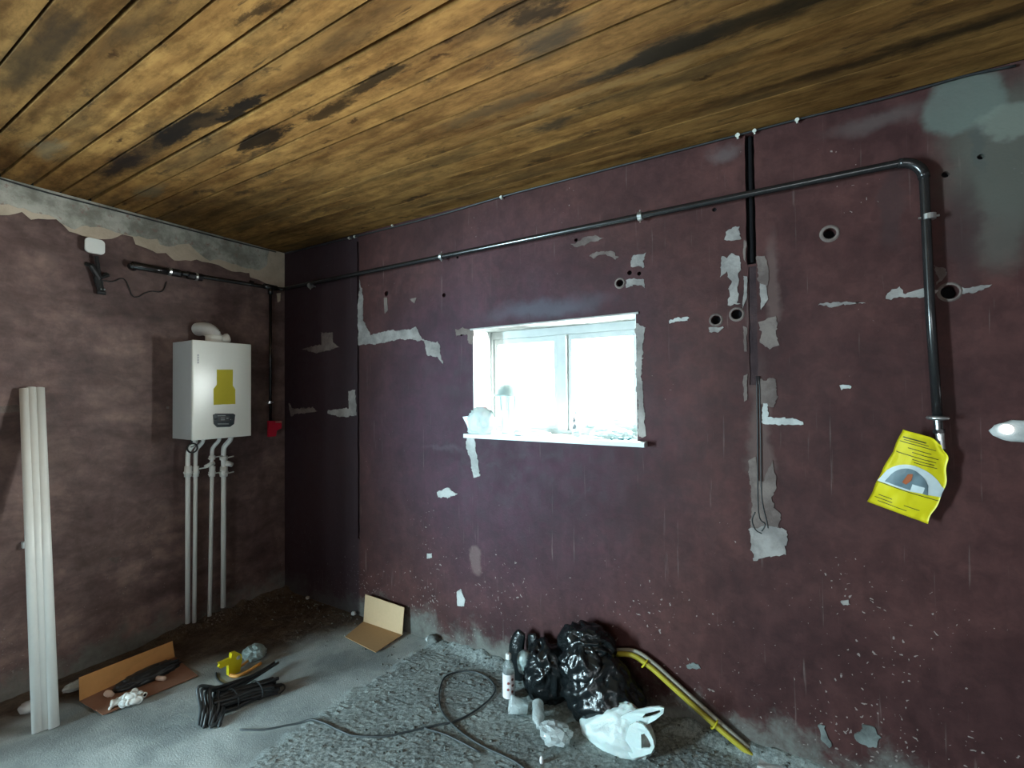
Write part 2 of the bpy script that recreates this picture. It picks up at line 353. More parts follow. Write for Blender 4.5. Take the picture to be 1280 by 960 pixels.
# ------------------------------------------------------------------ room shell
X1, Y1 = 4.75, -5.2
def wall_face(name, mat, outer, holes, to3, out, thick, capmats):
    """plane polygon with holes; holes = (loop2d, depth or None for right through); to3 maps (u, v, d) with d into the wall"""
    root_v, root_f, caps = [], [], []
    loops = [[Vector((u, v, 0)) for u, v in outer]]+[[Vector((u, v, 0)) for u, v in h[0]] for h in holes]
    flat = [p for l in loops for p in l]
    for t in tessellate_polygon(loops): root_f.append(tuple(t))
    root_v = [to3(p.x, p.y, 0) for p in flat]
    for (lp, dep, cm) in holes:
        d = thick if dep is None else dep; n = len(root_v); m = len(lp)
        root_v += [to3(u, v, 0) for u, v in lp]+[to3(u, v, d) for u, v in lp]
        root_f += [(n+i, n+(i+1) % m, n+(i+1) % m+m, n+i+m) for i in range(m)]
        if dep is not None: caps.append(([to3(u, v, d) for u, v in lp], cm))
    n = len(root_v); m = len(outer)
    root_v += [to3(u, v, 0) for u, v in outer]+[to3(u, v, thick) for u, v in outer]
    root_f += [(n+i, n+(i+1) % m, n+(i+1) % m+m, n+i+m) for i in range(m)]
    # outer skin with the through holes
    thr = [h[0] for h in holes if h[1] is None]
    loops = [[Vector((u, v, 0)) for u, v in outer]]+[[Vector((u, v, 0)) for u, v in h] for h in thr]
    n = len(root_v); root_v += [to3(p.x, p.y, thick) for l in loops for p in l]
    for t in tessellate_polygon(loops): root_f.append(tuple(i+n for i in t))
    w_ = obj(name, (root_v, root_f), mat); w_['kind'] = 'structure'
    for pl, cm in caps:
        c = obj('recess_back', ([Vector(p) for p in pl], [tuple(range(len(pl)))]), cm, w_)
    return w_
def circ(cx, cz, r, n=18): return [(cx+math.cos(2*PI*i/n)*r*(1+.05*math.sin(5*i)), cz+math.sin(2*PI*i/n)*r) for i in range(n)]
def rough_rect(x0, x1, z0, z1, step=.05, amp=.004, lean=0):
    pts = [Vector((x0, 0, z0)), Vector((x1, 0, z0)), Vector((x1-lean, 0, z1)), Vector((x0-lean, 0, z1))]
    return [(p.x, p.z) for p in jag(pts, amp, step)]
WX0, WX1, WZ0, WZ1 = 1.895, 2.90, 1.335, 1.985
holes = [([(WX0, WZ0), (WX1, WZ0), (WX1, WZ1), (WX0, WZ1)], None, None)]
# vertical chases with pipework, left of the box and by the corner
holes.append((rough_rect(3.403, 3.440, 2.16, 2.745, .04, .003), .034, m_dark))
holes.append((rough_rect(3.407, 3.440, 1.62, 2.15, .05, .004), .005, m_chase))
holes.append((rough_rect(.868, .890, .55, 2.70, .06, .004), .012, m_chase))
for px, py, r, d in [(1037, 292, .022, .04), (1187, 365, .026, .05), (895, 400, .020, .03), (921, 393, .022, .03), (775, 354, .018, .03),
                     (787, 341, .012, .02), (799, 342, .010, .02), (720, 300, .010, .02), (483, 367, .018, .02), (555, 369, .014, .02),
                     (893, 262, .010, .01), (1226, 196, .010, .02), (1182, 218, .012, .02), (952, 668, .010, .02), (577, 418, .010, .02), (572, 322, .008, .01)]:
    q = B(px, py); holes.append((circ(q.x, q.z, r), d, m_dark))
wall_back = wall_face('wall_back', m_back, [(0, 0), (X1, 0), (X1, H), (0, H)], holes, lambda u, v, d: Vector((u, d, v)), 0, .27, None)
DY0, DY1, DZ = -5.05, -3.5, 2.12
lh = [([(DY0, .0+.001), (DY1, .001), (DY1, DZ), (DY0, DZ)], None, None)]
q = Lw(166, 333); lh.append((circ(q.y, q.z, .028), .05, m_dark))
wall_left = wall_face('wall_left', m_left, [(Y1, 0), (0, 0), (0, H), (Y1, H)], lh, lambda u, v, d: Vector((-d, u, v)), 0, .30, None)
wr = obj('wall_right', box(X1, X1+.3, Y1, .36, 0, H), m_left); wr['kind'] = 'structure'
RX0, RX1, RZ0, RZ1 = 3.1, 4.6, .9, 2.0
wf = wall_face('wall_front', m_left, [(-.3, 0), (X1+.3, 0), (X1+.3, H), (-.3, H)], [([(RX0, RZ0), (RX1, RZ0), (RX1, RZ1), (RX0, RZ1)], None, None)],
               lambda u, v, d: Vector((u, Y1-d, v)), 0, .3, None)
# ceiling: decking above, one board after another below
ceil = obj('ceiling', box(-.3, X1+.3, Y1-.3, .36, H+.024, H+.12), m_dark); ceil['kind'] = 'structure'
seams = [0.0, -.118, -.232, -.352, -.471, -.573, -.676, -.79, -.905, -1.02, -1.136, -1.246, -1.375, -1.491, -1.615, -1.735, -1.86]
while seams[-1] > Y1+.12: seams.append(seams[-1]-.125)
gap = {11: .009, 15: .006, 13: .0055, 8: .005, 12: .004, 14: .0045, 9: .004}
for i in range(len(seams)-1):
    a, b = seams[i+1], seams[i]; g0 = gap.get(i, .0034 if i > 7 else .0010); g1 = gap.get(i+1, .0034 if i > 6 else .0010); ch = .0012
    dz = random.uniform(0, .0012)
    v = [(0, a+g1, H+.022), (0, a+g1+.0005, H+dz+ch), (0, a+g1+ch, H+dz), (0, b-g0-ch, H+dz), (0, b-g0-.0005, H+dz+ch), (0, b-g0, H+.022)]
    V = [Vector(q) for q in v]; n = 12; V = []
    for k in range(n+1):
        x = X1*k/n; wob = noise.noise(Vector((x*.8, i*3.1, 0)))*.0025
        V += [Vector((x, p[1], p[2]+(wob if p[2] < H+.01 else 0))) for p in v]
    Fa = [(k*6+j, k*6+(j+1) % 6, (k+1)*6+(j+1) % 6, (k+1)*6+j) for k in range(n) for j in range(6)]+[tuple(range(6)), tuple(n*6+j for j in range(5, -1, -1))]
    obj('ceiling_board', (V, Fa), m_wood, ceil)
# floor with rough mortar bed on the right and trodden dirt by the left wall
def sm(a, b, x): t = max(0, min(1, (x-a)/(b-a))); return t*t*(3-2*t)
def floor_parts(x, y):
    v = Vector((x, y, 0)); e = noise.noise(v*3)*.06+noise.noise(v*14)*.03
    g = sm(-.03, .04, x-1.53+e+max(0, y+.15)*-.3)
    db = 1.12+(-y)*-.62 if y > -.9 else .562-(-y-.9)*.35
    d = sm(.10, -.14, x-db+e*1.5)*(1-g)
    return g, d
def floor_h(x, y):
    if y < -2.0 or x < 0 or x > X1: return 0
    g, d = floor_parts(x, y); v = Vector((x, y, 0))
    h = noise.noise(v*2)*.002
    if g > 0: h += g*(.010+abs(noise.noise(v*28))*.006+noise.noise(v*62)*.003+noise.noise(v*7)*.004)
    if d > 0: h += d*(.003+noise.noise(v*30)*.003+noise.noise(v*70)*.0015)
    h += .045*sm(.10, 0, -y)*sm(1.4, 1.8, x)*(.7+noise.noise(v*11)*.6)      # mortar piled against the back wall
    h += .05*sm(.13, 0, x)*sm(-1.0, -.8, y)*(.7+noise.noise(v*13)*.6)
    return h
xs = [-.0]+[i*.012 for i in range(1, int(4.5/.012))]+[4.5, X1]; ys = [Y1, -4, -3, -2.4, -2.05]+[-1.98+i*.012 for i in range(int(1.98/.012)+1)]
ys[-1] = 0.
V, Fa, G, D = [], [], [], []
for y in ys:
    for x in xs:
        V.append((x, y, floor_h(x, y))); g, d = floor_parts(x, y) if y > -2.0 else (0 if x < 1.5 else 1, 0); G.append(g); D.append(d)
nx = len(xs)
for j in range(len(ys)-1):
    for i in range(nx-1): Fa.append((j*nx+i, j*nx+i+1, (j+1)*nx+i+1, (j+1)*nx+i))
me = bpy.data.meshes.new('floor'); me.from_pydata(V, [], Fa)
for nm, arr in (('gravel', G), ('dirt', D)):
    at = me.attributes.new(nm, 'FLOAT', 'POINT'); at.data.foreach_set('value', arr)
me.materials.append(m_floor); fo = bpy.data.objects.new('floor', me); COL.objects.link(fo); fo['kind'] = 'structure'
obj('floor_slab', box(-.3, X1+.3, Y1-.3, .36, -.15, -.02), m_mortar, fo)
# doorway and added rear window for the fill lamp (out of view)
dr = obj('door_1', join(box(-.30, -.24, DY0, DY0+.06, 0, DZ), box(-.30, -.24, DY1-.06, DY1, 0, DZ), box(-.30, -.24, DY0+.06, DY1-.06, DZ-.06, DZ)), m_coat); dr['kind'] = 'structure'
rw = obj('added_window', join(box(RX0, RX0+.06, Y1-.2, Y1-.14, RZ0, RZ1), box(RX1-.06, RX1, Y1-.2, Y1-.14, RZ0, RZ1), box(RX0+.06, RX1-.06, Y1-.2, Y1-.14, RZ0, RZ0+.06), box(RX0+.06, RX1-.06, Y1-.2, Y1-.14, RZ1-.06, RZ1)), m_coat); rw['kind'] = 'structure'

# ------------------------------------------------------------------ plaster patches on the walls
def wpatch(pts, wall='back', mat=None, th=.003, amp=.006, step=.02, name='plaster_patch', base=0.):
    fn = B if wall == 'back' else Lw; n = (0, -1, 0) if wall == 'back' else (1, 0, 0)
    poly = jag([fn(*p) for p in pts], amp, step)
    if wall == 'back': poly = [Vector((p.x, -base+.001, min(p.z, H-.002))) for p in poly]
    else: poly = [Vector((base-.001, min(p.y, -.001), min(p.z, H-.002))) for p in poly]
    return obj(name, prism(poly, n, th+.001), mat or m_patch, wall_back if wall == 'back' else wall_left)
wpatch([(-30, 208), (357, 316), (356, 364), (342, 362), (337, 356), (313, 346), (312, 341), (290, 339), (267, 330), (245, 325), (218, 326), (208, 317), (197, 316), (169, 305),
        (166, 296), (153, 294), (141, 299), (112, 298), (87, 289), (70, 274), (59, 275), (39, 274), (28, 265), (11, 270), (-30, 266)], 'left', m_beige, .003, .008, .03)
wpatch([(-30, 208), (336, 312), (332, 334), (322, 338), (300, 333), (275, 325), (262, 326), (250, 318), (236, 306), (222, 306), (205, 308), (196, 300), (168, 296), (150, 293), (130, 284), (100, 283), (86, 286), (70, 272),
        (50, 268), (30, 262), (12, 256), (-30, 250)], 'left', m_greyband, .004, .012, .025, base=.002)
bp = [  # back wall, filler squeezed out of the chases
 ([(448, 431), (447, 395), (450, 350), (454, 372), (454, 400), (462, 416), (466, 430)], m_patch),
 ([(462, 420), (480, 414), (510, 412), (520, 408), (528, 424), (548, 428), (552, 444), (554, 456), (546, 446), (534, 444), (530, 426), (500, 424), (470, 430), (452, 430)], m_patch),
 ([(436, 490), (444, 486), (446, 519), (430, 521), (410, 517), (410, 513), (436, 510)], m_patch),
 ([(361, 503), (366, 511), (390, 509), (397, 514), (380, 517), (370, 516), (364, 521)], m_patchdim),
 ([(378, 436), (402, 430), (402, 416), (416, 416), (416, 428), (424, 434), (396, 442)], m_patchdim),
 ([(480, 372), (484, 372), (485, 388), (481, 392)], m_patchdim),
 ([(513, 374), (521, 372), (518, 380)], m_patchdim),
 ([(791, 318), (808, 316), (805, 326), (804, 335), (795, 334), (789, 332)], m_patch),
 ([(784, 350), (796, 348), (806, 349), (806, 360), (798, 356), (790, 355), (783, 361)], m_patch),
 ([(714, 306), (722, 303), (728, 298), (744, 294), (754, 298), (738, 303), (722, 310)], m_patchdim),
 ([(737, 320), (746, 315), (762, 314), (774, 320), (770, 324), (756, 318), (742, 322)], m_patchdim),
 ([(586, 544), (594, 544), (595, 560), (600, 595), (592, 597), (588, 575), (582, 555)], m_pale),
 ([(570, 412), (578, 410), (592, 412), (591, 432), (586, 428), (584, 418), (570, 420)], m_patchdim),
 ([(794, 405), (806, 408), (804, 440), (802, 470), (806, 510), (807, 546), (798, 546), (796, 480)], m_patch),
 ([(547, 614), (560, 610), (572, 618), (562, 622), (548, 622)], m_pale),
 ([(571, 740), (576, 736), (582, 750), (580, 758), (572, 757)], m_pale),
 ([(534, 692), (540, 692), (540, 697), (534, 698)], m_pale),
 ([(908, 288), (924, 284), (925, 300), (906, 302)], m_patch), 
 ([(902, 320), (908, 324), (912, 318), (924, 320), (926, 335), (922, 352), (922, 378), (926, 381), (910, 381), (910, 372), (914, 350), (908, 340), (902, 346)], m_patch),
 ([(930, 345), (934, 346), (934, 372), (928, 386), (930, 364)], m_patch),
 ([(930, 300), (933, 302), (932, 328), (929, 322)], m_patchdim),
 ([(946, 318), (956, 320), (962, 340), (958, 358), (948, 350)], m_patchdim),
 ([(950, 354), (957, 356), (960, 374), (951, 388)], m_patch),
 ([(950, 402), (970, 396), (972, 430), (962, 438), (950, 425)], m_patchdim),
 ([(885, 409), (904, 410), (899, 415), (888, 415)], m_patch),
 ([(836, 399), (862, 397), (862, 401), (838, 403)], m_pale),
 ([(929, 408), (934, 410), (933, 440), (930, 440)], m_patchdim),
 ([(929, 470), (934, 468), (934, 500), (930, 502)], m_patchdim),
 ([(948, 475), (970, 474), (972, 500), (968, 508), (950, 505)], m_patchdim),
 ([(952, 504), (959, 504), (960, 520), (976, 522), (1004, 526), (1004, 530), (974, 532), (953, 530)], m_pale),
 ([(935, 575), (944, 572), (948, 600), (956, 600), (966, 575), (970, 600), (966, 625), (976, 650), (972, 664), (938, 666), (940, 630)], m_patchdim),
 ([(936, 662), (962, 656), (984, 664), (982, 692), (960, 696), (942, 700)], m_patch),
 ([(1022, 382), (1048, 377), (1082, 378), (1046, 383)], m_patch),
 ([(1108, 370), (1122, 358), (1130, 368), (1160, 362), (1172, 362), (1170, 370), (1130, 373), (1110, 373)], m_patch),
 ([(1168, 332), (1182, 336), (1181, 350), (1172, 354)], m_patchdim),
 ([(1201, 359), (1240, 356), (1234, 361), (1201, 368)], m_patch),
 ([(1050, 483), (1066, 481), (1064, 486), (1052, 487)], m_pale),
 ([(1048, 752), (1060, 750), (1064, 755), (1054, 757)], m_patch),
 ([(1068, 918), (1078, 905), (1092, 908), (1102, 922), (1096, 932), (1074, 930)], m_mortar),
 ([(1022, 905), (1030, 908), (1040, 930), (1036, 936), (1026, 922)], m_mortar),
 ([(857, 832), (872, 830), (876, 835), (860, 837)], m_mortar),
 ([(1028, 284), (1050, 286), (1048, 292), (1044, 300), (1036, 302), (1028, 296)], m_patchdim),
]
for pts, m in bp:
    big = max(p[0] for p in pts)-min(p[0] for p in pts) > 12
    if (pts[0] == (1028, 284)):
        q = B(1037, 292); obj('socket_rim', lathe([(.023, 0), (.023, -.006), (.032, -.005), (.036, 0)], (q.x, 0, q.z), (0, 1, 0), 20), m_patchdim, wall_back, True); continue
    wpatch(pts, 'back', m, .0022+.00007*bp.index((pts, m)), .009 if big else .003, .007)
for px, py, r in [(1187, 365, .027), (895, 400, .021), (921, 393, .023), (775, 354, .019)]:
    q = B(px, py); obj('socket_rim', lathe([(r, 0), (r, -.006), (r+.006, -.005), (r+.010, 0)], (q.x, 0, q.z), (0, 1, 0), 20), m_patchdim, wall_back, True)
for pts, m in [([(-20, 510), (20, 506), (30, 510), (62, 510), (60, 515), (20, 515), (-20, 518)], m_patchdim), ([(346, 367), (351, 366), (350, 376), (347, 378)], m_beige),
               ([(208, 508), (211, 508), (211, 511), (208, 511)], m_patch), ([(188, 300-14), (190, 285), (190, 287)], m_patch), ([(134, 698), (150, 695), (146, 705)], m_patchdim)]:
    wpatch(pts, 'left', m, .003, .003, .02)

# ------------------------------------------------------------------ window
YF = .19
win = obj('window_1', join(box(WX0, WX1, YF, YF+.07, WZ0, WZ0+.035), box(WX0, WX1, YF, YF+.07, WZ1-.05, WZ1), box(WX0, WX0+.025, YF, YF+.07, WZ0+.035, WZ1-.05),
                               box(WX1-.045, WX1, YF, YF+.07, WZ0+.035, WZ1-.05)), m_frame); win['kind'] = 'structure'
obj('mullion', bbox(2.375, 2.435, YF-.012, YF+.07, WZ0+.035, WZ1-.05, .006), m_frame, win)
for x0, x1 in ((WX0+.025, 2.375), (2.435, WX1-.045)):
    s = obj('sash', join(bbox(x0, x0+.028, YF+.008, YF+.055, WZ0+.035, WZ1-.05, .005), bbox(x1-.028, x1, YF+.008, YF+.055, WZ0+.035, WZ1-.05, .005),
                         bbox(x0+.02, x1-.02, YF+.008, YF+.055, WZ0+.035, WZ0+.063, .005), bbox(x0+.02, x1-.02, YF+.008, YF+.055, WZ1-.085, WZ1-.05, .005)), m_frame, win)
    obj('pane', box(x0+.026, x1-.026, YF+.030, YF+.034, WZ0+.06, WZ1-.082), m_glass, s)
obj('window_sill', bbox(1.862, 2.950, -.062, YF, 1.323, 1.348, .004), m_sill, win)
# thin plaster lining of the reveal, with a chipped edge strip along the lintel
obj('reveal_lining', join(box(WX0, WX0+.004, 0, YF, 1.348, WZ1), box(WX1-.004, WX1, 0, YF, 1.348, WZ1)), m_coat, win)
obj('lintel_lining', box(WX0+.004, WX1-.004, 0, YF, WZ1-.004, WZ1), m_mortar, win)  # shade under the lintel put in by a darker material than the sides
obj('lintel_bead', tube([B(588, 412, -.004), B(690, 402, -.004), B(798, 391, -.004)], .006, 8), m_pale, win)

# ------------------------------------------------------------------ things on the sill
def rough_blob(c, rad, amp, freq, seed, sub=4, flat=0., ridged=True, pw=None):
    bm = bmesh.new(); bmesh.ops.create_icosphere(bm, subdivisions=sub, radius=1); c = Vector(c)
    for v in bm.verts:
        d = v.co.normalized(); s = Vector((seed*7.3, seed*3.1, seed)); q = d*freq+s
        q += noise.noise_vector(q*.8)*.8
        k = (1-2*abs(noise.noise(q)))*.6+(1-2*abs(noise.noise(q*2.3)))*.28+noise.noise(q*5)*.12 if ridged else noise.noise(q)+.4*noise.noise(q*2.5)
        r = 1+amp*k; p = Vector((d.x*rad[0]*r, d.y*rad[1]*r, d.z*rad[2]*r))
        if pw: p = pw(p, d)
        v.co = c+p
        if flat is not None and v.co.z < c.z-rad[2]*(1-flat): v.co.z = c.z-rad[2]*(1-flat)+.0008*noise.noise(q*9)
    return tomd(bm)
SZ = 1.348
solo('plastic_bag', rough_blob((1.955, -.005, SZ+.062), (.090, .048, .085), .30, 1.7, 3, 4, .2), m_tshirt, 'crumpled white plastic bag at the left end of the window sill', 'bag', True)
t = thing('paper_scoop', 'pale grey folded strips poking out at the left corner of the window sill', 'scrap', (1.9, -.03, SZ))
for dx, lean in ((0, -.05), (.05, .045)):
    obj('strip', prism([Vector((1.905+dx, -.035, SZ+.001)), Vector((1.925+dx, -.035, SZ+.001)), Vector((1.925+dx+lean, -.03, SZ+.105)), Vector((1.895+dx+lean*1.15, -.03, SZ+.10))], (0, -1, 0), .004), m_sill, t)
t = thing('plastic_tub', 'translucent round tub with a domed grey lid standing on the window sill', 'tub', (2.105, .09, SZ))
m_tub = plain('tub_plastic', (.62, .72, .70, 1), .35, var=.03, bump=0); m_lid = plain('tub_lid_grey', (.34, .42, .40, 1), .4, var=.05, bump=0)
obj('body', lathe([(0, 0), (.052, 0), (.056, .01), (.058, .10), (.072, .15), (.078, .225)]+[(.078+.0015*(i % 2), .226+.001*i) for i in range(4)], (2.105, .09, SZ)), m_tub, t, True)
obj('lid', lathe([(.098, .226), (.100, .234), (.090, .240), (.088, .254), (.074, .280), (.046, .296), (0, .302)], (2.105, .09, SZ)), m_lid, t, True)
for k in range(10):
    q = 2*PI*k/10; obj('rib', cyl((2.105+.0745*math.cos(q), .09+.0745*math.sin(q), SZ+.14), (2.105+.079*math.cos(q), .09+.079*math.sin(q), SZ+.224), .0022, 6), m_lid, t)
t = thing('small_bottle', 'small clear bottle with a dark printed label in front of the right window pane', 'bottle', (2.545, .06, SZ))
obj('body', lathe([(0, 0), (.021, 0), (.024, .004), (.024, .075), (.019, .095), (.010, .115), (.010, .125)], (2.545, .06, SZ)), m_pet, t, True)
obj('cap', lathe([(.0118, .122), (.0118, .140), (.006, .143), (0, .143)], (2.545, .06, SZ)), m_white, t, True)
obj('print', prism([Vector((2.53+x*.03, .06-.0245, SZ+.045+z*.075)) for x, z in [(.1, 0), (.7, 0), (.9, .25), (.55, .4), (.8, .65), (.35, .95), (.15, .6), (.4, .35)]], (0, -1, 0), .001), m_black, t)
solo('crumpled_wrap', rough_blob((2.74, .09, SZ+.020), (.095, .05, .030), .6, 2.2, 5, 3, .1), m_clear, 'crumpled clear plastic wrap at the right end of the window sill', 'wrap', False)
solo('debris_pile', rough_blob((2.70, .165, SZ+.040), (.13, .018, .050), .35, 2.2, 8, 3, .1), m_cloudy, 'low heap of grey film against the lower edge of the right window pane', 'film', False)
for i, (x, y, l) in enumerate([(2.80, .00, .03), (2.835, .03, .025), (2.77, -.02, .02), (2.86, -.01, .03)]):
    a = .7*i; solo('wall_plug', cyl((x, y, SZ+.006), (x+l*math.cos(a), y+l*math.sin(a), SZ+.006), .0055, 8), m_teal, 'small teal plastic wall plug at the right end of the window sill', 'plug', True, group='teal wall plugs on the sill')
solo('marker_pen', cyl((2.62, -.02, SZ+.007), (2.72, -.03, SZ+.007), .0065, 10), m_coat, 'thin white marker pen lying on the sill right of the small bottle', 'pen', True)
t = thing('masking_tape', 'flat roll of pale tape on the sill below the mullion', 'tape', (2.36, .03, SZ))
obj('roll', lathe([(.022, 0), (.040, 0), (.040, .018), (.022, .018), (.022, 0)], (2.36, .03, SZ)), m_sill, t)
t = thing('screw_clamp', 'small dark metal screw clamp on the sill left of the roll of tape', 'clamp', (2.28, -.02, SZ))
obj('bar', box(2.262, 2.300, -.024, -.018, SZ, SZ+.005), m_zinc, t); obj('screw', cyl((2.29, -.021, SZ+.002), (2.296, -.021, SZ+.026), .003, 8), m_zinc, t)
solo('putty_lump', rough_blob((2.225, -.01, SZ+.015), (.035, .025, .018), .3, 2, 9, 3, .15), m_sill, 'small grey lump of filler on the sill in front of the round tub', 'lump', True)

# ------------------------------------------------------------------ gas pipe
YP = -.045; XP = .045
t = thing('gas_pipe', 'long dark steel gas pipe running under the ceiling and bending down at the right', 'pipe', (4.02, YP, 1.47))
def arc(c, r, a0, a1, ex, ey, n=8): return [Vector(c)+Vector(ex)*(r*math.cos(a0+(a1-a0)*i/n))+Vector(ey)*(r*math.sin(a0+(a1-a0)*i/n)) for i in range(n+1)]
z0, z1 = 2.445, B(1105, 208, YP).z; xe = B(1163, 400, YP).x; xe1 = B(1156, 260, YP).x; xe2 = B(1172, 520, YP).x
r = .075
path = [Vector((XP, Lw(168, 332, XP).y, Lw(168, 332, XP).z)), Vector((XP, -.10, z0-.006))]+[Vector((XP+.04*(1-math.cos(a)), YP-.055+.04*math.sin(a)+.015, z0-.004)) for a in (.5, 1.1)]+[Vector((.10, YP, z0))]
path += [Vector((x, YP, z0+(z1-z0)*x/xe1)) for x in (.8, 1.6, 2.4, 3.2)]
path += [Vector(p) for p in arc((xe1-r, YP, z1-r), r, PI/2, 0, (1, 0, 0), (0, 0, 1))]+[Vector((xe, YP, 1.9)), Vector((xe2, YP, 1.485))]
obj('pipe_run', tube(path, .0155, 14), m_steel, t, True)
obj('elbow', tube(arc((xe1-r, YP, z1-r), r, PI/2, 0, (1, 0, 0), (0, 0, 1)), .0185, 14), m_steel, t, True)
q0 = path[0]
obj('sleeve', cyl(q0+Vector((0, -.01, 0)), Vector((XP, q0.y+.26, q0.z+.003)), .024, 16), m_steel, t, True)
obj('wall_stub', cyl((-.03, q0.y, q0.z), (XP+.01, q0.y, q0.z), .022, 14), m_steel, t, True)
for dy in (.20, .30, .34): obj('coupling', cyl((XP, q0.y+dy, q0.z+.004), (XP, q0.y+dy+.05, q0.z+.005), .027, 8), m_steel, t)
for dy in (.185, .345): obj('clamp', cyl((XP, q0.y+dy, q0.z+.004), (XP, q0.y+dy+.014, q0.z+.004), .028, 16), m_zinc, t)
def clampB(x, z, vertical=False):
    a = Vector((0, 0, .010)) if vertical else Vector((.010, 0, 0)); c = Vector((x, YP, z))
    m = join(cyl(c-a, c+a, .0215, 16), cyl(c, (x, .0, z), .005, 8), cyl((x+.03, YP, z), (x-.03, YP, z), .004, 6) if vertical else cyl((x, YP, z+.03), (x, YP, z-.03), .004, 6))
    obj('clamp', m, m_zinc, t)
for px, py in ((552, 325), (800, 271)): q = B(px, py, YP); clampB(q.x, z0+(z1-z0)*q.x/xe1)
q = B(388, 357, YP); clampB(q.x, q.z)
q = B(1161, 271, YP); clampB(q.x, q.z, True)
obj('clamp', cyl((XP, -.31, z0-.003), (XP, -.29, z0-.003), .022, 14), m_steel, t)
qf = Vector((xe2, YP, 1.485))
obj('flange', lathe([(.0165, .012), (.030, .010), (.034, .004), (.030, -.002), (.0165, -.004)], qf, (0, 0, 1), 24), m_zinc, t, True)
obj('thread', join(cyl(qf+Vector((0, 0, -.002)), qf+Vector((.002, 0, -.040)), .014), cyl(qf+Vector((.002, 0, -.038)), qf+Vector((.004, 0, -.052)), .018, 6)), m_steel, t)
obj('nipple', cyl(qf+Vector((.004, 0, -.05)), qf+Vector((.008, 0, -.11)), .0125), m_zinc, t)
# drop to the boiler
t = thing('gas_drop_pipe', 'thin vertical steel gas pipe in the corner beside the boiler', 'pipe', (XP, -.13, 1.36))
ya = Lw(338, 380, XP).y; yb = Lw(338, 520, XP).y
obj('pipe_run', tube([(XP, ya, z0-.02), (XP, yb, 1.36)], .011, 12), m_steel, t, True)
obj('tee', join(cyl((XP, ya, z0-.014), (XP, ya, z0-.06), .020), cyl((XP, ya-.05, z0-.004), (XP, ya+.05, z0-.004), .022)), m_steel, t, True)
qc = Lw(337, 503, XP); obj('clamp', join(cyl((XP, qc.y, qc.z-.01), (XP, qc.y, qc.z+.01), .015), cyl((0, qc.y, qc.z), (XP, qc.y, qc.z), .004, 6), cyl((XP, qc.y-.03, qc.z), (XP, qc.y+.03, qc.z), .004, 6)), m_zinc, t)
obj('valve', prism([Lw(*p, .05) for p in [(334, 526), (350, 526), (350, 535), (344, 538), (343, 545), (334, 546)]], (1, 0, 0), .022), m_red, t, label='red plastic end cover')
obj('valve_lever', prism([Lw(*p, .06) for p in [(343, 526.5), (351, 526.5), (351, 528.5), (343, 528.5)]], (1, 0, 0), .012), m_pink, t)

# hanging instruction packet
t = thing('yellow_packet', 'yellow printed packet hanging from the end of the gas pipe', 'packet', B(1130, 600, -.06))
c4 = [B(1129, 537, -.085), B(1186, 553, -.065), B(1160, 655, -.055), B(1084, 627, -.075)]
def pouch(u, v, off=0):
    a = c4[0].lerp(c4[1], u); b = c4[3].lerp(c4[2], u); p = a.lerp(b, v)
    bul = .016*math.sin(PI*max(0, min(1, u)))*math.sin(PI*max(0, min(1, v)))+.005*noise.noise(Vector((u*4, v*4, 2)))+.004*noise.noise(Vector((u*11, v*6, 5)))*(1 if u > .5 else .4)
    edge = .007*noise.noise(Vector((u*3, v*5, 9)))*(abs(u-.5)*2)
    if u > .6: edge += .030*(u-.6)*2.5*math.sin(PI*v)*.6-.02*(u-.6)*2.5*sm(.2, 0, v)
    return p+Vector((edge, -bul-off, -(.012*sm(.75, 1, u)*sm(.2, 0, v))))
def sheet(n=22, m=26, off=0, us=(0, 1), vs_=(0, 1)):
    V = [pouch(us[0]+(us[1]-us[0])*i/n, vs_[0]+(vs_[1]-vs_[0])*j/m, off) for j in range(m+1) for i in range(n+1)]
    return V, [(j*(n+1)+i, j*(n+1)+i+1, (j+1)*(n+1)+i+1, (j+1)*(n+1)+i) for j in range(m) for i in range(n)]
fr = sheet(); bk = sheet(off=-.004); n_ = 23
rim = []
bd = [(i) for i in range(23)]+[j*n_+22 for j in range(1, 27)]+[26*n_+i for i in range(21, -1, -1)]+[j*n_ for j in range(25, 0, -1)]
V = fr[0]+[v+Vector((0, .004+.012*math.sin(PI*((k % 23)/22))*math.sin(PI*(k//23)/26), 0)) for k, v in enumerate(fr[0])]; N = len(fr[0])
Fa = list(fr[1])+[tuple(i+N for i in f[::-1]) for f in fr[1]]+[(bd[i], bd[(i+1) % len(bd)], bd[(i+1) % len(bd)]+N, bd[i]+N) for i in range(len(bd))]
obj('packet_film', (V, Fa), m_yellow, t, True)
def uvpoly(poly, off):
    """print: polygon strips in packet coordinates"""
    V, Fa = [], []
    us = [p[0] for p in poly]; n = 18; u0, u1 = min(us), max(us)
    for i in range(n+1):
        u = u0+(u1-u0)*i/n; u = min(max(u, u0+1e-4), u1-1e-4); ys_ = []
        for k in range(len(poly)):
            a, b = poly[k], poly[(k+1) % len(poly)]
            if (a[0]-u)*(b[0]-u) <= 0 and a[0] != b[0]: ys_.append(a[1]+(b[1]-a[1])*(u-a[0])/(b[0]-a[0]))
        lo, hi = min(ys_), max(ys_)
        for j in range(7): V.append(pouch(u, lo+(hi-lo)*j/6, off))
    for i in range(n):
        for j in range(6): Fa.append((i*7+j, i*7+j+1, (i+1)*7+j+1, (i+1)*7+j))
    return V, Fa
def archp(cx, by, rx, ry): return [(cx+rx*math.cos(a), by-ry*math.sin(a)) for a in [PI*k/16 for k in range(17)]]
obj('printed_arch', uvpoly([(1, .66), (1, .56)]+archp(.5, .66, .499, .28)[1:-1]+[(0, .70), (.5, .70)], .0012), m_pale_print, t, True)
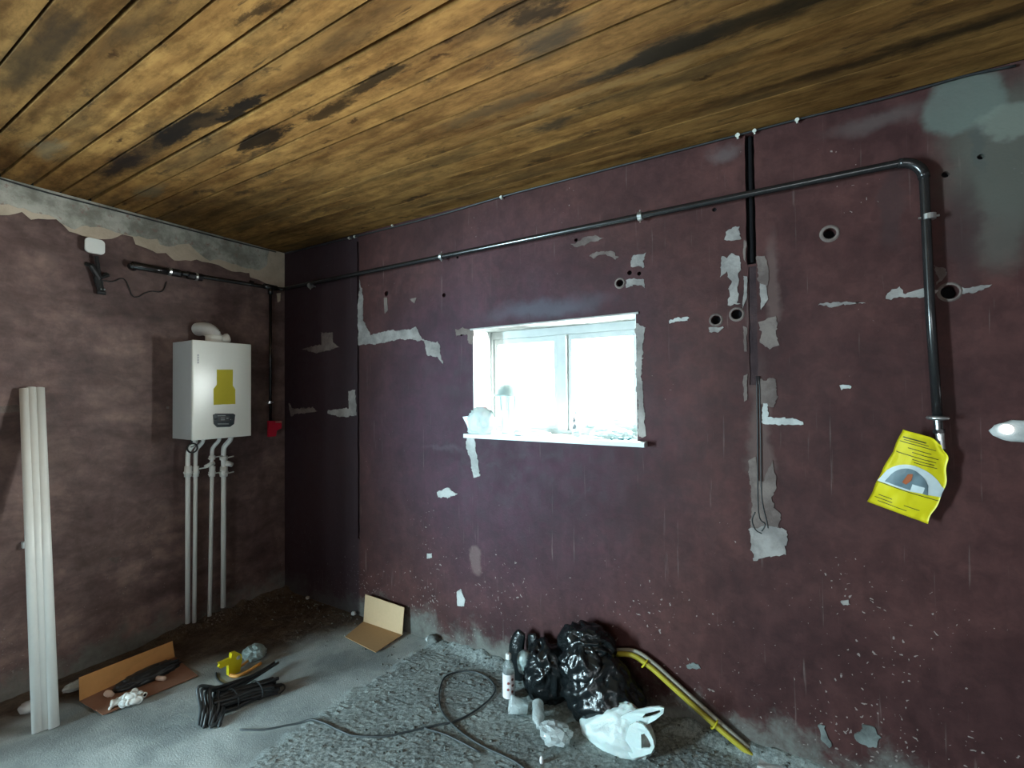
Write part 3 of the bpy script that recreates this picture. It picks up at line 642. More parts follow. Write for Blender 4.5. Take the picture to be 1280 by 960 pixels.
obj('printed_picture', uvpoly(archp(.46, .68, .36, .25), .0022), m_blue, t, True)
obj('printed_figure', uvpoly([(.38, .62), (.42, .50), (.50, .48), (.52, .56), (.46, .63)], .003), m_rust, t, True)
obj('printed_machine', uvpoly([(.56, .60), (.74, .60), (.74, .68), (.56, .68)], .003), m_pale_print, t, True)
for u0, u1, v in [(.08, .55, .075), (.12, .62, .105), (.05, .78, .135), (.25, .7, .19), (.35, .85, .23), (.05, .82, .275), (.4, .8, .31), (.45, .85, .34),
                  (0.02, .98, .705), (.10, .34, .86), (.06, .36, .90), (.14, .62, .935), (.55, .8, .88)]:
    obj('printed_line', sheet(10, 1, .0018, (u0, u1), (v, v+(.014 if v < .1 else .008))), m_navy, t)

# ------------------------------------------------------------------ boiler
BX, BY0, BY1, BZ0, BZ1 = .27, -.812, -.430, 1.302, 1.952
t = thing('wall_boiler', 'white wall-hung gas boiler with a yellow sticker and dark control panel', 'boiler', (0, (BY0+BY1)/2, BZ0))
obj('casing', bbox(0.004, BX-.018, BY0+.002, BY1-.002, BZ0+.004, BZ1-.003, .004), m_casing, t)  # shaded sides put into a greyer colour than the white front
obj('front_panel', bbox(BX-.017, BX, BY0, BY1, BZ0, BZ1, .008, 3), m_enamel, t, True)
fp = lambda pts, e=.001: [Lw(*p, BX+e) for p in pts]
obj('sticker', prism(jag(fp([(271, 462), (291, 462), (291, 482), (294, 487), (294, 505), (267, 506), (267, 486), (271, 481)]), .001, .02), (1, 0, 0), .0008), m_ysheet, t, label='yellow sticker on the front panel')
cp = fp([(266, 518.5), (269, 517), (291, 517), (293.5, 518.5), (292, 530), (287, 533.5), (271, 534), (267, 530)])
cpn = obj('control_panel', prism(cp, (1, 0, 0), .006), m_slate, t)
obj('display', prism(fp([(273, 520.5), (287, 520), (286.5, 526), (273.5, 526.5)], .0075), (1, 0, 0), .001), m_black, cpn)
for k, (a, b, y) in enumerate([(272, 282, 519.2), (276, 281, 522.2), (276, 281, 524.4), (283, 285.5, 522.5), (288, 290, 524), (272, 286, 529.5)]):
    obj('glyph', prism(fp([(a, y), (b, y-.1), (b, y+.8), (a, y+.9)], .009), (1, 0, 0), .0006), m_lcd, cpn)
for a in (270, 289.5): obj('button', lathe([(.0065, 0), (.0065, .004), (0, .005)], Lw(a, 524, BX+.0065), (1, 0, 0), 14), m_black, cpn, True)
for k in range(4): obj('logo_mark', prism(fp([(246.6, 443+k*3), (248.6, 442.8+k*3), (248.6, 445.2+k*3), (246.6, 445.4+k*3)]), (1, 0, 0), .0006), m_casing, t)
fc = Vector((.13, -.612, BZ1))
fl = obj('flue_collar', lathe([(.062, 0), (.062, .012), (.052, .016), (.052, .045), (.056, .05), (.050, .056), (0, .056)], fc, (0, 0, 1), 28), m_enamel, t, True)
fpth = spline([fc+Vector((0, 0, .03)), fc+Vector((0, -.004, .062)), fc+Vector((-.025, -.022, .092)), fc+Vector((-.075, -.035, .103)), fc+Vector((-.128, -.04, .103))], 9)
rr = [.043+(.004 if i % 2 else 0) for i in range(len(fpth))]
obj('flue_elbow', tube(fpth, rr, 24), m_coat, t, True)
obj('flue_cap', lathe([(.030, 0), (.030, .03), (.034, .034), (.034, .05), (.026, .055), (0, .055)], fc+Vector((.0, .045, .03)), (.15, .9, .3), 20), m_enamel, t, True)
# under the boiler: ring gauge + four drop pipes, each its own pipe
t = thing('wire_ring', 'black ring of stiff wire hanging under the left corner of the boiler', 'wire', Lw(239, 560, .2))
gq = Lw(240.5, 560, .20)
obj('ring', tube([gq+Vector((0, math.cos(a)*.030, math.sin(a)*.030)) for a in [2*PI*i/24 for i in range(25)]], .0055, 8, False), m_black, t, True)
obj('stem', join(cyl(gq+Vector((-.01, 0, .028)), (gq.x-.01, gq.y, BZ0+.006), .006), cyl(gq+Vector((0, -.01, .006)), gq+Vector((0, .024, .018)), .003, 6)), m_black, t)
pipes = [('leftmost of the four white pipes under the boiler, paired closely with its neighbour', 234.5, 779, 234.8, .0145, 1), ('second white pipe from the left under the boiler, close to the leftmost', 242.8, 778, 244.5, .0125, 1),
         ('thin white pipe with two clips under the boiler, third from the left', 262, 770, 265, .0125, 2), ('rightmost white pipe under the boiler with grey valve and two clips', 279, 759, 279.5, .0165, 2)]
for k, (lab, pxb, pyb, pxt, r_, nv) in enumerate(pipes):
    x = .085; b_ = Lw(pxb, pyb, x); tp = Lw(pxt, 592, x); yt = tp.y+.01
    t = thing('water_pipe', lab, 'pipe', b_)
    obj('pipe_run', tube([b_, tp]+spline([tp, (x, tp.y, BZ0-.11), (x+.012, tp.y+.004, BZ0-.07), (x+.045, yt+.01, BZ0-.03), (x+.05, yt+.014, BZ0+.002)], 5)[1:], r_, 14), m_white, t, True)
    va = obj('valve', join(cyl((x, tp.y, tp.z-.02), (x+.004, tp.y, tp.z+.05), r_*1.5, 16), cyl((x, tp.y, tp.z+.0), (x, tp.y, tp.z+.014), r_*1.8, 6)), m_white, t, True)
    if nv == 2:
        obj('strainer', cyl((x+.004, tp.y+.01, tp.z+.075), (x+.01, tp.y+(-.05 if k == 2 else .055), tp.z+.055), r_*1.2, 14, r_*.95), m_white, t, True)
        for dz in (-.002, .11): obj('valve_lever', join(cyl((x+.01, tp.y-.03*(k == 2), tp.z+dz), (x+.01, tp.y+.065, tp.z+dz+.006), .0045, 8), cyl((x, tp.y, tp.z+dz-.012), (x, tp.y, tp.z+dz+.014), r_*1.6, 14)), m_white, t, True)
    elif k == 1: obj('valve_lever', cyl((x+.01, tp.y, tp.z+.03), (x+.01, tp.y+.075, tp.z+.034), .0045, 8), m_white, t, True)

# leaning white pipes
for k, (tx, ty, bx, by, lab) in enumerate([(30.5, 486, 47, 915, 'leftmost of the three long white pipes leaning on the left wall'), (39, 484.5, 57.5, 911, 'middle of the three long white pipes leaning on the left wall'),
                                          (49.5, 485, 67.5, 909, 'rightmost of the three long white pipes leaning on the left wall')]):
    top = Lw(tx, ty, .024); b_ = Fl(bx, by, .001); 
    solo('plastic_pipe', tube([b_, top], .0205, 16), m_white, lab, 'pipe', True)
solo('pipe_clip', bbox(0.0, .03, Lw(30, 680).y-.012, Lw(30, 680).y+.018, Lw(30, 680).z-.018, Lw(30, 680).z+.016, .004), m_casing, 'small white plastic clip on the left wall behind the leaning pipes', 'clip')

# antenna on the left wall
q = Lw(118, 308, .03)
t = thing('wall_antenna', 'small white rounded plate on a black bracket on the left wall', 'antenna', (0, q.y, 2.27))
bm = bmesh.new()
V, Fa = [], []
def rrect(hy, hz, r_, n=5): return [(sy*(hy-r_)+r_*math.cos(a), sz*(hz-r_)+r_*math.sin(a)) for sy, sz, a0 in ((1, 1, 0), (-1, 1, PI/2), (-1, -1, PI), (1, -1, 1.5*PI)) for a in [a0+PI/2*i/n for i in range(n+1)]]
bm.free()
obj('plate', prism([Vector((.03, q.y+a, q.z+b)) for a, b in rrect(.046, .044, .022)], (1, 0, 0), .012), m_white, t)
k1 = Lw(120, 320, .028); k2 = Lw(125, 348, .028)
obj('stem', cyl(Vector((.03, k1.y, k1.z)), Vector((.025, k2.y, k2.z)), .010, 10), m_black, t)
a1, a2 = Lw(109, 329, .02), Lw(134, 343, .02)
obj('bracket', join(tube([(.0, a1.y, a1.z), (.02, a1.y+.02, a1.z-.01), (.022, k2.y, k2.z+.0), (.02, a2.y, a2.z), (0., a2.y, a2.z)], [.012, .016, .024, .014, .010], 10), cyl((.02, k2.y-.012, k2.z+.01), (.02, k2.y+.005, k2.z-.075), .020, 10, .014), cyl((0, k2.y, k2.z-.02), (.02, k2.y, k2.z-.02), .02)), m_black, t)
pq = Lw(127, 361, .02)
pb = obj('plug', join(cyl((.0, pq.y, pq.z+.02), (.024, pq.y, pq.z-.004), .014), cyl((.016, pq.y-.02, pq.z-.022), (.016, pq.y+.02, pq.z-.022), .012), cyl((.02, pq.y, pq.z+.03), (.02, pq.y, pq.z-.01), .008)), m_black, t)
obj('pin', join(*[cyl((.024, pq.y+d, pq.z+.002), (.038, pq.y+d, pq.z-.006), .004, 8) for d in (-.007, .009)]), m_zinc, pb)
cb = [Lw(*p, .008) for p in [(127, 350), (140, 352), (152, 348), (158, 352), (162, 362), (166, 370), (173, 371), (182, 366), (190, 364), (203, 364), (208, 352)]]
obj('cable', tube(spline(cb, 5), .0032, 6), m_black, t, True)

# ------------------------------------------------------------------ wires, nails and conduit on the back wall
solo('cable_conduit', tube(spline([(3.4235, .022, 2.74), (3.4235, .020, 2.5), (3.4235, .022, 2.17)], 6), .010, 8), m_dark, 'black cable conduit set in the vertical chase right of the window', 'conduit', True)
for k, pts in enumerate([[(946, 470), (947, 560), (948, 640), (956, 655), (952, 664)], [(949, 470), (951, 560), (952, 620), (958, 650), (960, 660)], [(944, 640), (940, 650), (944, 662), (952, 667)]]):
    solo('bare_wire', tube(spline([B(*p, -.006) for p in pts], 5), .0022, 6), m_blackrub, ['thin dark wire running down the patched chase, left strand', 'thin dark wire running down the patched chase, right strand', 'short loop of dark wire curling over the square filler patch'][k], 'wire', True)
ed = [(357, 317), (443, 296), (545, 270), (627, 243), (720, 221), (800, 200), (922, 163), (1000, 142), (1060, 134), (1110, 122), (1160, 108), (1210, 94), (1270, 82)]
solo('ceiling_cable', tube(spline([Vector((B(*p, -.012).x, -.012, min(H-.008, B(*p, -.012).z))) for p in ed], 4), .005, 6), m_blackrub, 'black cable clipped along the top edge of the window wall', 'cable', True)
ed = [(-20, 217), (60, 241), (140, 262), (220, 283), (300, 304), (345, 315)]
solo('ceiling_cable', tube(spline([Vector((.012, Lw(*p, .012).y, min(H-.010, Lw(*p, .012).z))) for p in ed], 4), .005, 6), m_blackrub, 'dark cable along the top edge of the boiler wall', 'cable', True)
m_nail = plain('bright_nail', (.8, .8, .72, 1), .2, .3, bump=0)
for k, (px, py, s) in enumerate([(437, 298, 1), (444, 296, 1), (491, 280, .7), (627, 242, 1.1), (922, 161, 1.3), (943, 156, 1.1), (996, 140, 1.1)]):
    q = B(px, py, -.014); z = min(q.z, H-.014)
    lab = ['left one of the two bright nail clips above the narrow wall seam near the corner', 'right one of the two bright nail clips above the narrow wall seam near the corner', 'faint nail clip under the ceiling between the wall seam and the window',
           'bright nail clip under the ceiling straight above the left half of the window', 'bright nail clip just left of the top of the dark vertical chase', 'bright nail clip just right of the top of the dark vertical chase', 'rightmost bright nail clip under the ceiling, between the chase and the pipe bend'][k]
    solo('cable_nail', join(cyl((q.x, 0, z), (q.x, -.022, z), .003*s, 8), cyl((q.x, -.022, z), (q.x, -.026, z), .0075*s, 10), box(q.x-.003*s, q.x+.003*s, -.020, -.014, z-.010*s, z+.010*s)), m_nail, lab, 'nail', group='nail clips along the ceiling edge')
# lamp at the right edge
q = B(1262, 537, 0)
t = thing('wall_lamp', 'small glowing white wall lamp at the right edge of the picture', 'lamp', (q.x, 0, q.z))
obj('mount', rough_blob((q.x+.02, -.004, q.z-.005), (.062, .012, .034), .25, 1.6, 4, 3, None), m_pale, t, True)
obj('lens', lathe([(.017, 0), (.017, -.010), (.010, -.016), (0, -.017)], (q.x-.012, -.012, q.z+.002), (0, 1, 0), 20), m_led, t, True)

# ------------------------------------------------------------------ things on the floor
def sheet_board(poly, z0, th, mat, name, parent):
    return obj(name, prism([Vector((p[0], p[1], z0)) for p in poly], (0, 0, 1), th), mat, parent)
t = thing('cardboard_sheet', 'folded cardboard sheet standing against the back wall below the window', 'cardboard', (1.2, -.12, 0))
obj('upright_flap', prism([Vector((.994, -.065, .012)), Vector((1.352, -.060, .012)), Vector((1.352, -.040, .182)), Vector((.994, -.048, .196))], (0, 1, 0), .005), m_cardl, t, label='paler upright flap')
obj('floor_flap', prism([Vector((.994, -.066, .012)), Vector((1.352, -.061, .010)), Vector((1.357, -.290, .009)), Vector((1.045, -.262, .010))], (0, 0, 1), .004), m_card, t)
t = thing('cardboard_box_half', 'long cardboard tray holding white fittings on the floor by the left wall', 'cardboard', (.5, -1.15, 0))
A_, B_, C_, D_ = (.365, -1.385), (.335, -.935), (.660, -.960), (.600, -1.365)
obj('upright_flap', prism([Vector((A_[0], A_[1], .010)), Vector((B_[0], B_[1], .010)), Vector((B_[0]-.03, B_[1], .098)), Vector((A_[0]-.01, A_[1], .128))], (-1, 0, 0), .005), m_cardd, t)
obj('floor_flap', prism([Vector((*A_, .008)), Vector((*B_, .008)), Vector((*C_, .006)), Vector((*D_, .006))], (0, 0, 1), .004), m_cardb, t)
# white fittings
def fitting(c, ax, r_, l, lab, elbow=True):
    c = Vector(c); ax = Vector(ax).normalized(); s = ax.cross(Vector((0, 0, 1))).normalized()
    o = thing('pipe_fitting', lab, 'fitting', (c.x, c.y, c.z-r_))
    if elbow:
        pts = [c-ax*l]+[c-ax*r_*1.2*(1-math.sin(a))+s*r_*1.2*(1-math.cos(a)) for a in (0, .4, .8, 1.2, PI/2)]+[c+s*(r_*1.2+l)]
        obj('body', tube(pts, r_*.85, 14), m_white, o, True)
        obj('socket', join(lathe([(r_*.55, 0), (r_*1.1, 0), (r_*1.1, l*.6), (r_*.8, l*.6)], c-ax*l, ax, 16)), m_white, o, True)
        obj('socket', lathe([(r_*.55, 0), (r_*1.1, 0), (r_*1.1, l*.6), (r_*.8, l*.6)], c+s*(r_*1.2+l), -s, 16), m_white, o, True)
    else:
        obj('body', lathe([(r_*.6, 0), (r_, 0), (r_, l*.35), (r_*.8, l*.4), (r_*.8, l*1.4), (r_, l*1.5), (r_, l*1.9), (r_*.6, l*1.9)], c-ax*l, ax, 16), m_white, o, True)
    obj('bore_shade', lathe([(0, 0), (r_*.55, 0)], c-ax*(l-.0006), ax, 14), m_dark, o)
    obj('bore_shade', lathe([(0, 0), (r_*.55, 0)], (c+s*(r_*1.2+l-.0006)) if elbow else c+ax*(l*.9-.0006), s if elbow else ax, 14), m_dark, o)
fz = .010
for k, (px, py, ang, r_, l, e, lab) in enumerate([
  (152, 877, -.5, .017, .022, True, 'white plastic elbow nearest the tray edge, left one'), (161, 874, .6, .018, .022, True, 'white plastic elbow in the middle of the heap on the tray'),
  (171, 877, -.9, .018, .02, True, 'white plastic elbow at the right of the heap, opening towards the room'), (166, 867, 2.2, .017, .02, False, 'white straight coupling at the back of the heap on the tray'),
  (178, 868, .2, .013, .022, False, 'small white coupling at the right end of the heap on the tray')]):
    q = Fl(px, py, fz+r_); fitting((q.x, q.y, fz+r_*1.12), (math.cos(ang), math.sin(ang), 0), r_, l, lab, e)
q = Fl(164, 871, .055); fitting((q.x, q.y, .052), (.3, -1, .1), .016, .02, 'white plastic elbow lying on top of the other fittings', True)
a, b = Fl(137, 886, .016), Fl(147, 873, .016)
solo('pipe_offcut', cyl(a, b, .0075, 10), m_white, 'thin white pipe offcut at the left of the fittings on the tray', 'pipe', True)
a, b = Fl(133, 866, .024), Fl(141, 869, .024)
solo('hose_stub', lathe([(0, 0), (.014, 0), (.0155, .004), (.0155, .03), (.011, .034), (.011, .05), (0, .05)], a, b-a, 16), m_pink, 'beige plastic hose stub beside the upright flap of the tray', 'fitting', True)
a, b = Fl(196, 847.5, .022), Fl(209, 848.5, .022)
solo('beige_plug', lathe([(0, 0), (.010, 0), (.012, .004), (.012, .045), (.009, .052), (0, .052)], a, b-a, 16), m_pink, 'beige plastic plug at the right end of the long cardboard tray', 'plug', True)
solo('folded_black_cloth', rough_blob((.44, -1.11, .026), (.05, .125, .026), .5, 2.6, 12, 4, .25), m_blackrub, 'black folded fabric pouch on the tray behind the fittings', 'pouch', True)
solo('plastic_scrap', rough_blob(Fl(97, 857, .02)+Vector((0, 0, .004)), (.03, .055, .02), .4, 2, 14, 3, .2), m_clear, 'crumpled clear plastic scrap on the floor right of the leaning pipes', 'scrap', False)
solo('plastic_scrap', rough_blob(Fl(35, 884, .02), (.04, .03, .022), .35, 2, 15, 3, .2), m_casing, 'grey plastic scrap on the floor left of the leaning pipes', 'scrap', True)

# yellow pipe cutter
q = Fl(292, 842, 0); t = thing('pipe_cutter', 'yellow hand tool with orange handles on the floor before the boiler', 'tool', (q.x, q.y, .004))
def fp3(px, py, z=.03): return Fl(px, py, z)
bq = Fl(293, 843, .0)
body = [Vector((bq.x, 0, 0))]
def scr(px, py, x): return Lw(px, py, x)
X_ = bq.x
obj('head', prism([scr(*p, X_) for p in [(286, 845), (300, 844), (301, 832), (303, 826), (302, 818), (296, 815), (290, 817), (289, 824), (286, 832)]], (-1, 0, 0), .026), m_yellow, t)
obj('jaw', prism([scr(*p, X_-.004) for p in [(289, 822), (289, 829), (276, 836), (273, 834), (275, 831), (273, 829)]], (-1, 0, 0), .016), m_yellow, t)
obj('pivot', lathe([(0, .002), (.010, .002), (.012, 0), (.012, -.03)], scr(298, 822, X_), (1, 0, 0), 16), m_zinc, t)
obj('handle', tube(spline([Fl(288, 844, .012), Fl(297, 845, .012), Fl(312, 838, .012), Fl(326, 829, .012)], 5), .0095, 8), m_orange, t, True, label='orange lower handle')
obj('handle', tube(spline([Fl(300, 833, .014), Fl(305, 830, .012), Fl(311, 825, .012)], 5), .008, 8), m_orange, t, True, label='orange upper handle')
q = Fl(318, 822, .0); solo('film_scrap', rough_blob((q.x, q.y, .030), (.055, .05, .032), .5, 1.8, 17, 3, .15), m_cloudy, 'crumpled bluish plastic film behind the yellow tool', 'film', False)

# bundle of black cable
q = Fl(300, 895, 0); t = thing('cable_bundle', 'folded bundle of thick black cable on the cement floor', 'cable', (q.x, q.y, 0))
for k in range(9):
    px = 251+k*3.1; x0 = 1.15-.010*(k % 3); top = Lw(px-4+.9*(k % 4)+k*.9, 861+2*(k % 3)+k*.5, x0-.10); bot = Fl(px-2, 904+(k % 3)*2.2-k*.15, .010)
    mid = (top+bot)/2+Vector((.02, 0, .0)); bk = Vector((top.x-.02, top.y+.05, max(.02, top.z-.02))); far = Vector((top.x-.06, top.y+.18+.02*k, .03+.006*(k % 4)))
    obj('strand', tube(spline([bot+Vector((-.01, .012, .0)), bot, mid, top, bk, far], 5), .0075, 8), m_blackrub if k % 4 else m_cord, t, True)
for k in range(16):
    random.seed(100+k); o1 = (k % 4)*.014-.02; o2 = (k//4)*.019; wv = random.uniform(-.012, .012)
    a = Vector((1.06+o1, -1.09, .014+o2)); b = Vector((1.16+o1*1.6, -.83+random.uniform(-.03, .05), .012+o2*.75)); m1 = a.lerp(b, .33)+Vector((wv, 0, .004)); m2 = a.lerp(b, .66)+Vector((-wv, 0, .005))
    obj('strand', tube(spline([a, m1, m2, b], 5), .0095, 8), m_blackrub, t, True)
for yy in (-1.0, -.9): obj('cable_tie', tube([Vector((1.092+(yy+1.0)*.4+.055*math.cos(a), yy, .045+.046*math.sin(a))) for a in [2*PI*i/20 for i in range(21)]], .003, 6), m_cord, t)
obj('plug', cyl(Fl(270, 905, .012), Fl(262, 909, .012), .009, 10), m_cord, t)
def floor_cord(name, pts, r_, mat, lab, cat, n=7):
    out = []
    for p in spline([Fl(*q_, 0) for q_ in pts], n):
        h = max(floor_h(p.x+dx, p.y+dy) for dx in (-.01, 0, .01) for dy in (-.01, 0, .01)); out.append(Vector((p.x, p.y, h+r_*.8)))
    for _ in range(3):
        for i in range(1, len(out)-1): out[i].z = max(out[i].z, (out[i-1].z+out[i+1].z)/2)
    return solo(name, tube(out, r_, 8), mat, lab, cat, True)
floor_cord('power_cord', [(300, 913), (330, 913), (362, 907), (385, 904), (402, 907), (425, 918), (445, 924), (480, 925), (515, 918), (545, 911), (565, 907), (590, 895), (610, 880), (619, 866), (612, 853),
  (595, 844), (575, 843), (557, 850), (550, 864), (549, 880), (555, 898), (575, 918), (600, 935), (630, 950), (650, 962), (680, 985)], .0044, m_cord, 'long grey cord crossing the mortar and making one wide loop', 'cord')
floor_cord('thin_cable', [(270, 842), (272, 850), (284, 857), (310, 860), (335, 857), (352, 856), (356, 861), (350, 868)], .0045, m_cord, 'thin dark cable curling from the yellow tool to the black bundle', 'cable')
floor_cord('steel_rod', [(528, 914), (560, 924), (600, 945)], .004, m_cord, 'thin half-buried rod in the mortar left of the cord loop end', 'rod', 4)

# bottle with a label
q = Fl(636, 872, .012); t = thing('water_bottle', 'upright clear bottle with white dotted label on the mortar floor', 'bottle', (q.x, q.y, .010)); bz = (q.x, q.y, .012)
s = .96
obj('body', lathe([(0, 0), (.028*s, 0), (.032*s, .006), (.032*s, .145*s), (.031*s, .16*s), (.024*s, .185*s), (.013*s, .205*s), (.0125*s, .215*s)], bz, seg=28), m_pet, t, True)
obj('cap', lathe([(.0155*s, .210*s), (.0155*s, .232*s), (.013*s, .236*s), (0, .236*s)], bz, seg=20), m_coat, t, True)
lb = obj('label', lathe([(.0328*s, .012*s), (.0328*s, .138*s)], bz, seg=32), m_label, t, True)
m_dot = plain('label_berry', srgb(150, 84, 84), .5, bump=0); m_dot2 = plain('label_brown', srgb(96, 52, 44), .5, bump=0)
dv = (CP-Vector(bz)); dang = math.atan2(dv.y, dv.x)
for k, (da, hz) in enumerate([(.75, .112), (0.05, .095), (.8, .080), (.0, .062), (.72, .048)]):
    a = dang+da-.1; dq = Vector((q.x+.0331*s*math.cos(a), q.y+.0331*s*math.sin(a), bz[2]+hz*s)); n_ = Vector((math.cos(a), math.sin(a), 0))
    obj('printed_dot', lathe([(0, .0008), (.0068, .0008), (.0068, -.001)], dq, n_, 14), m_dot if k % 2 else m_dot2, lb)

# black bags
def bagtop(p, d): 
    return Vector((p.x*(1-.35*max(0, d.z)), p.y*(1-.35*max(0, d.z)), p.z))
t = thing('bin_bag', 'large black bin bag knotted at the top against the back wall', 'bag', (2.80, -.14, .01))
obj('bag_body', rough_blob((2.755, -.15, .14), (.175, .12, .16), .30, 1.5, 21, 5, .12, True, bagtop), m_bag, t, True)
obj('bag_neck', rough_blob((2.66, -.115, .33), (.125, .075, .085), .34, 1.6, 22, 5, None), m_bag, t, True)
obj('bag_fold', rough_blob((2.68, -.15, .22), (.12, .09, .13), .34, 1.6, 23, 5, None), m_bag, t, True)
t = thing('bin_bag', 'smaller black bag with two upright ears behind the labelled bottle', 'bag', (2.42, -.12, .01))
obj('bag_body', rough_blob((2.44, -.13, .13), (.105, .085, .14), .36, 1.7, 31, 5, .12), m_bag, t, True)
def ear(pts, rr_): return tube(spline(pts, 5), [rr_*(.5+.9*math.sin(PI*(.12+.80*i/(5*(len(pts)-1))))) for i in range(5*(len(pts)-1)+1)], 12, True, .35, (0, 1, 0))
obj('bag_ear', ear([B(648, 850, -.11), B(645, 820, -.10), B(647, 803, -.09), B(652, 790, -.085)], .034), m_bag, t, True)
obj('bag_ear', ear([B(680, 850, -.11), B(673, 822, -.10), B(668, 805, -.09), B(665, 792, -.085)], .032), m_bag, t, True)
q = B(659, 822, -.135); solo('cloudy_jar', lathe([(0, 0), (.036, .0), (.04, .02), (.040, .06), (.034, .085), (.02, .10), (0, .104)], (q.x, -.16, q.z-.05), (.05, -.15, 1), 20), m_cloudy, 'cloudy plastic container sticking out of the smaller black bag', 'container', True)
q = Fl(654, 886, .03); solo('clear_cup', lathe([(.0, 0), (.030, 0), (.036, .05), (.040, .085), (.038, .085), (.033, .05), (.027, .004), (0, .004)], (q.x+.02, q.y, .040), (-.75, -.5, .25), 22), m_clear, 'crushed clear plastic cup in front of the smaller black bag', 'cup', True)
q = Fl(672, 898, .03); solo('clear_bottle', lathe([(0, 0), (.026, 0), (.03, .01), (.027, .04), (.03, .07), (.028, .10), (.012, .125), (.012, .14), (0, .14)], (q.x-.03, q.y+.06, .060), (.45, -.8, -.15), 20), m_clear, 'crushed clear bottle lying between the cup and the plastic wrap', 'bottle', True)
q = Fl(694, 920, .03); solo('clear_wrapper', rough_blob((q.x, q.y, .042), (.055, .045, .032), .7, 2.2, 41, 3, .2), m_clear, 'crumpled clear wrapper between the black bag and the white bag', 'wrapper', False)
a, b = Fl(684, 903, .07), Fl(697, 914, .055); solo('white_strip', tube(spline([a, (a+b)/2+Vector((0, 0, .006)), b], 5), .011, 8, True, .4), m_label, 'short white plastic strip on top of the crumpled clear wrapper', 'strip', True)
q = Fl(677, 957, .0); solo('small_shard', rough_blob((q.x, q.y, .022), (.008, .008, .018), .2, 1.5, 43, 2, .1), m_label, 'tiny white shard standing in the mortar in front of the wrapper', 'shard', True)

# white carrier bag
q = Fl(770, 948, 0); cx, cy = q.x, q.y+.09
t = thing('carrier_bag', 'white plastic carrier bag with two looped handles on the floor', 'bag', (cx, cy, .01))
def tee(p, d):
    up = max(0, d.z); return Vector((p.x*(1-.50*up)+.045*up-.045*max(0, -d.x)*max(0, .4-d.z), p.y*(1-.45*up), p.z))
obj('bag_body', rough_blob((cx-.015, cy, .070), (.150, .095, .112), .17, 1.5, 51, 5, .28, True, tee), m_tshirt, t, True)
def film_loop(outer, hole, y0, lean):
    """flat film with a hole, bowed and crinkled, 5 mm thick"""
    def P3(p): q_ = B(p[0], p[1], y0); return q_
    lo = [P3(p) for p in outer]; lh_ = [P3(p) for p in hole]; flat2 = [[Vector((p.x, p.z, 0)) for p in l] for l in (lo, lh_)]
    tris = tessellate_polygon(flat2); pts = lo+lh_; n = len(pts); V = []
    bow = lambda p: lean*(p.z-.08)+.010*noise.noise(Vector((p.x*25, p.z*25, 3)))
    V = [Vector((p.x, p.y+bow(p)-.004, p.z)) for p in pts]+[Vector((p.x, p.y+bow(p)+.004, p.z)) for p in pts]
    Fa = [tuple(t) for t in tris]+[tuple(k+n for k in t[::-1]) for t in tris]
    for st_, m in ((0, len(lo)), (len(lo), len(lh_))): Fa += [(st_+k, st_+(k+1) % m, st_+(k+1) % m+n, st_+k+n) for k in range(m)]
    return V, Fa
film_hi = [(768, 906), (774, 896), (784, 889), (798, 883), (814, 879), (827, 877), (832, 880), (831, 887), (822, 895), (810, 903), (800, 908), (790, 916), (776, 916)]
obj('bag_handle', film_loop(film_hi, [(805, 892), (809, 888), (818, 885), (827, 882), (828, 885), (822, 889), (814, 893), (806, 894)], cy-.035, -.15), m_tshirt, t)
film_lo = [(786, 908), (794, 904), (803, 907), (811, 915), (816, 925), (818, 934), (814, 941), (804, 944), (790, 947), (780, 930)]
obj('bag_handle', film_loop(film_lo, [(801, 919), (805, 918), (810, 924), (814, 932), (812, 935), (802, 935)], cy-.085, .1), m_tshirt, t)
# hoses
hp = [(725, 826), (742, 821), (765, 818), (790, 819), (812, 833), (838, 856), (870, 885), (905, 916), (942, 950)]
def hose(dpy, dpx, yy, r_, mat, lab):
    pts = []
    for i, (a, b) in enumerate(hp):
        p = B(a+dpx, b+dpy, yy); p.z = max(p.z, .012); pts.append(p)
    return solo('hose', tube(spline(pts, 6), r_, 10), mat, lab, 'hose', True)
hose(0, 0, -.050, .0125, m_hosey, 'yellow hose arching from behind the black bag down to the floor')
hose(-5, 4, -.030, .0105, m_hoseg, 'grey hose running along the upper side of the yellow hose')
for k, (px, py) in enumerate([(806, 829), (893, 905)]):
    q = B(px, py, -.045); solo('tape_wrap', tube([Vector((q.x+.017*math.cos(a)*.75, q.y+.026*math.sin(a), q.z+.017*math.cos(a))) for a in [2*PI*i/16 for i in range(17)]], .004, 6), m_ysheet, ['pale tape round the two hoses near the top of the arch', 'pale tape round the two hoses halfway down the slope'][k], 'tape')
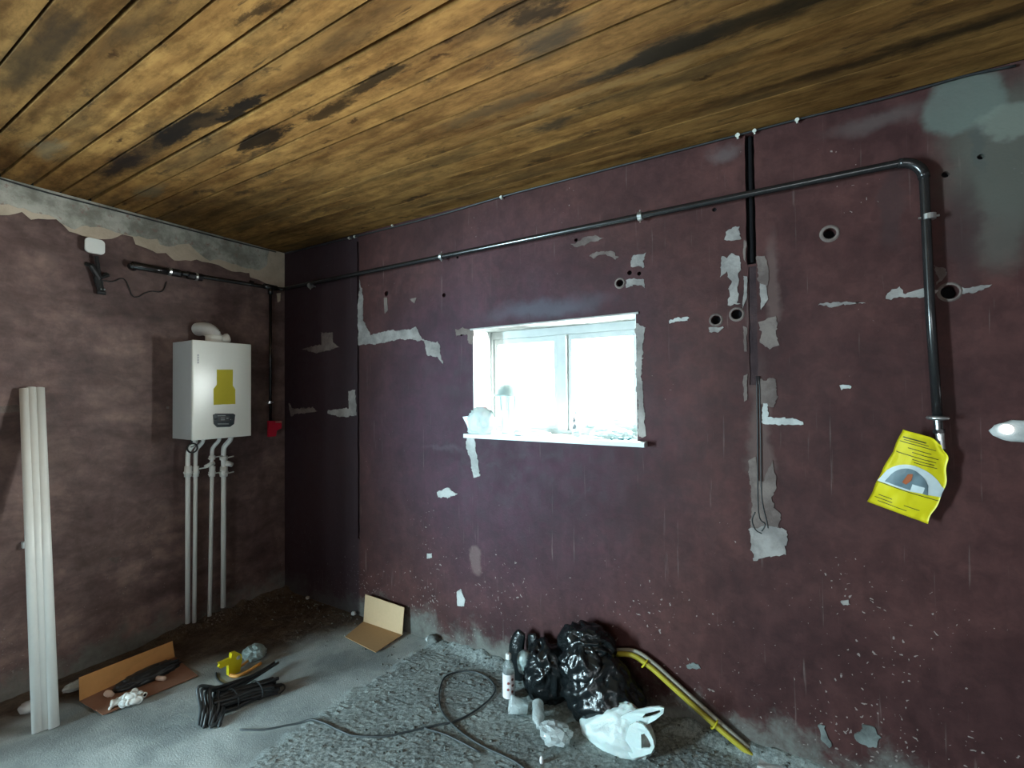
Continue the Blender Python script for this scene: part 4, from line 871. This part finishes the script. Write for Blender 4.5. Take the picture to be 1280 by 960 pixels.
q = Fl(968, 956, .01); solo('plaster_chunk', prism(jag([Vector((q.x+a, q.y+b, .002)) for a, b in [(-.06, -.06), (.07, -.05), (.075, .012), (.02, .03), (-.055, .02)]], .005, .02), (0, 0, 1), .02), m_pale, 'pale plaster chunk on the floor where the hose ends', 'plaster')

# rubble
def rubble(spots, n, s0, s1, seed):
    random.seed(seed); V, Fa = [], []
    bm = bmesh.new(); bmesh.ops.create_icosphere(bm, subdivisions=1, radius=1); bv, bf = tomd(bm)
    for i in range(n):
        x, y = spots(); s = random.uniform(s0, s1); k = len(V); z = floor_h(x, y); sc = Vector((random.uniform(.7, 1.3), random.uniform(.7, 1.3), random.uniform(.5, .9)))
        if not (0.01 < x < X1 and -1.95 < y < -.01): continue
        V += [Vector((x+v.x*s*sc.x*(1+.3*random.random()), y+v.y*s*sc.y, z+s*.3+v.z*s*sc.z)) for v in bv]; Fa += [tuple(j+k for j in f) for f in bf]
    return V, Fa
o = solo('mortar_crumbs', rubble(lambda: (1.55+random.random()*2.6, -random.random()**1.5*1.2), 900, .0025, .0075, 1), m_mortar, 'grey mortar crumbs scattered over the rough floor bed', 'rubble', True, kind='stuff')
o = solo('wall_base_rubble', rubble(lambda: (abs(random.gauss(0, .07))+.01, -.05-random.random()*.95), 260, .002, .008, 2), plaster('rubble_tan', srgb(84, 78, 70), srgb(112, 104, 96)), 'small plaster rubble along the foot of the boiler wall', 'rubble', True, kind='stuff')
o = solo('corner_rubble', rubble(lambda: (.05+random.random()*1.5, -.02-abs(random.gauss(0, .18))), 180, .002, .007, 3), m_mortar, 'fine dirt crumbs in the corner left of the cardboard', 'rubble', True, kind='stuff')
for k, (px, py, s, m, lab) in enumerate([(553, 798, .028, m_mortar, 'fist of dark mortar against the back wall right of the cardboard'), (388, 750, .012, m_pale, 'small pale plaster flake in the dark corner'), (447, 769, .014, m_pale, 'small pale plaster flake left of the upright cardboard flap'),
                                         (540, 802, .018, m_clear, 'small clear plastic bit beside the dark mortar lump')]):
    q = Fl(px, py, 0); q.y = min(q.y, -.035); solo('plaster_lump', rough_blob((q.x, q.y, .02+s*.5), (s*1.2, s, s*.9), .35, 2, 60+k, 3, .2), m, lab, 'lump', True)
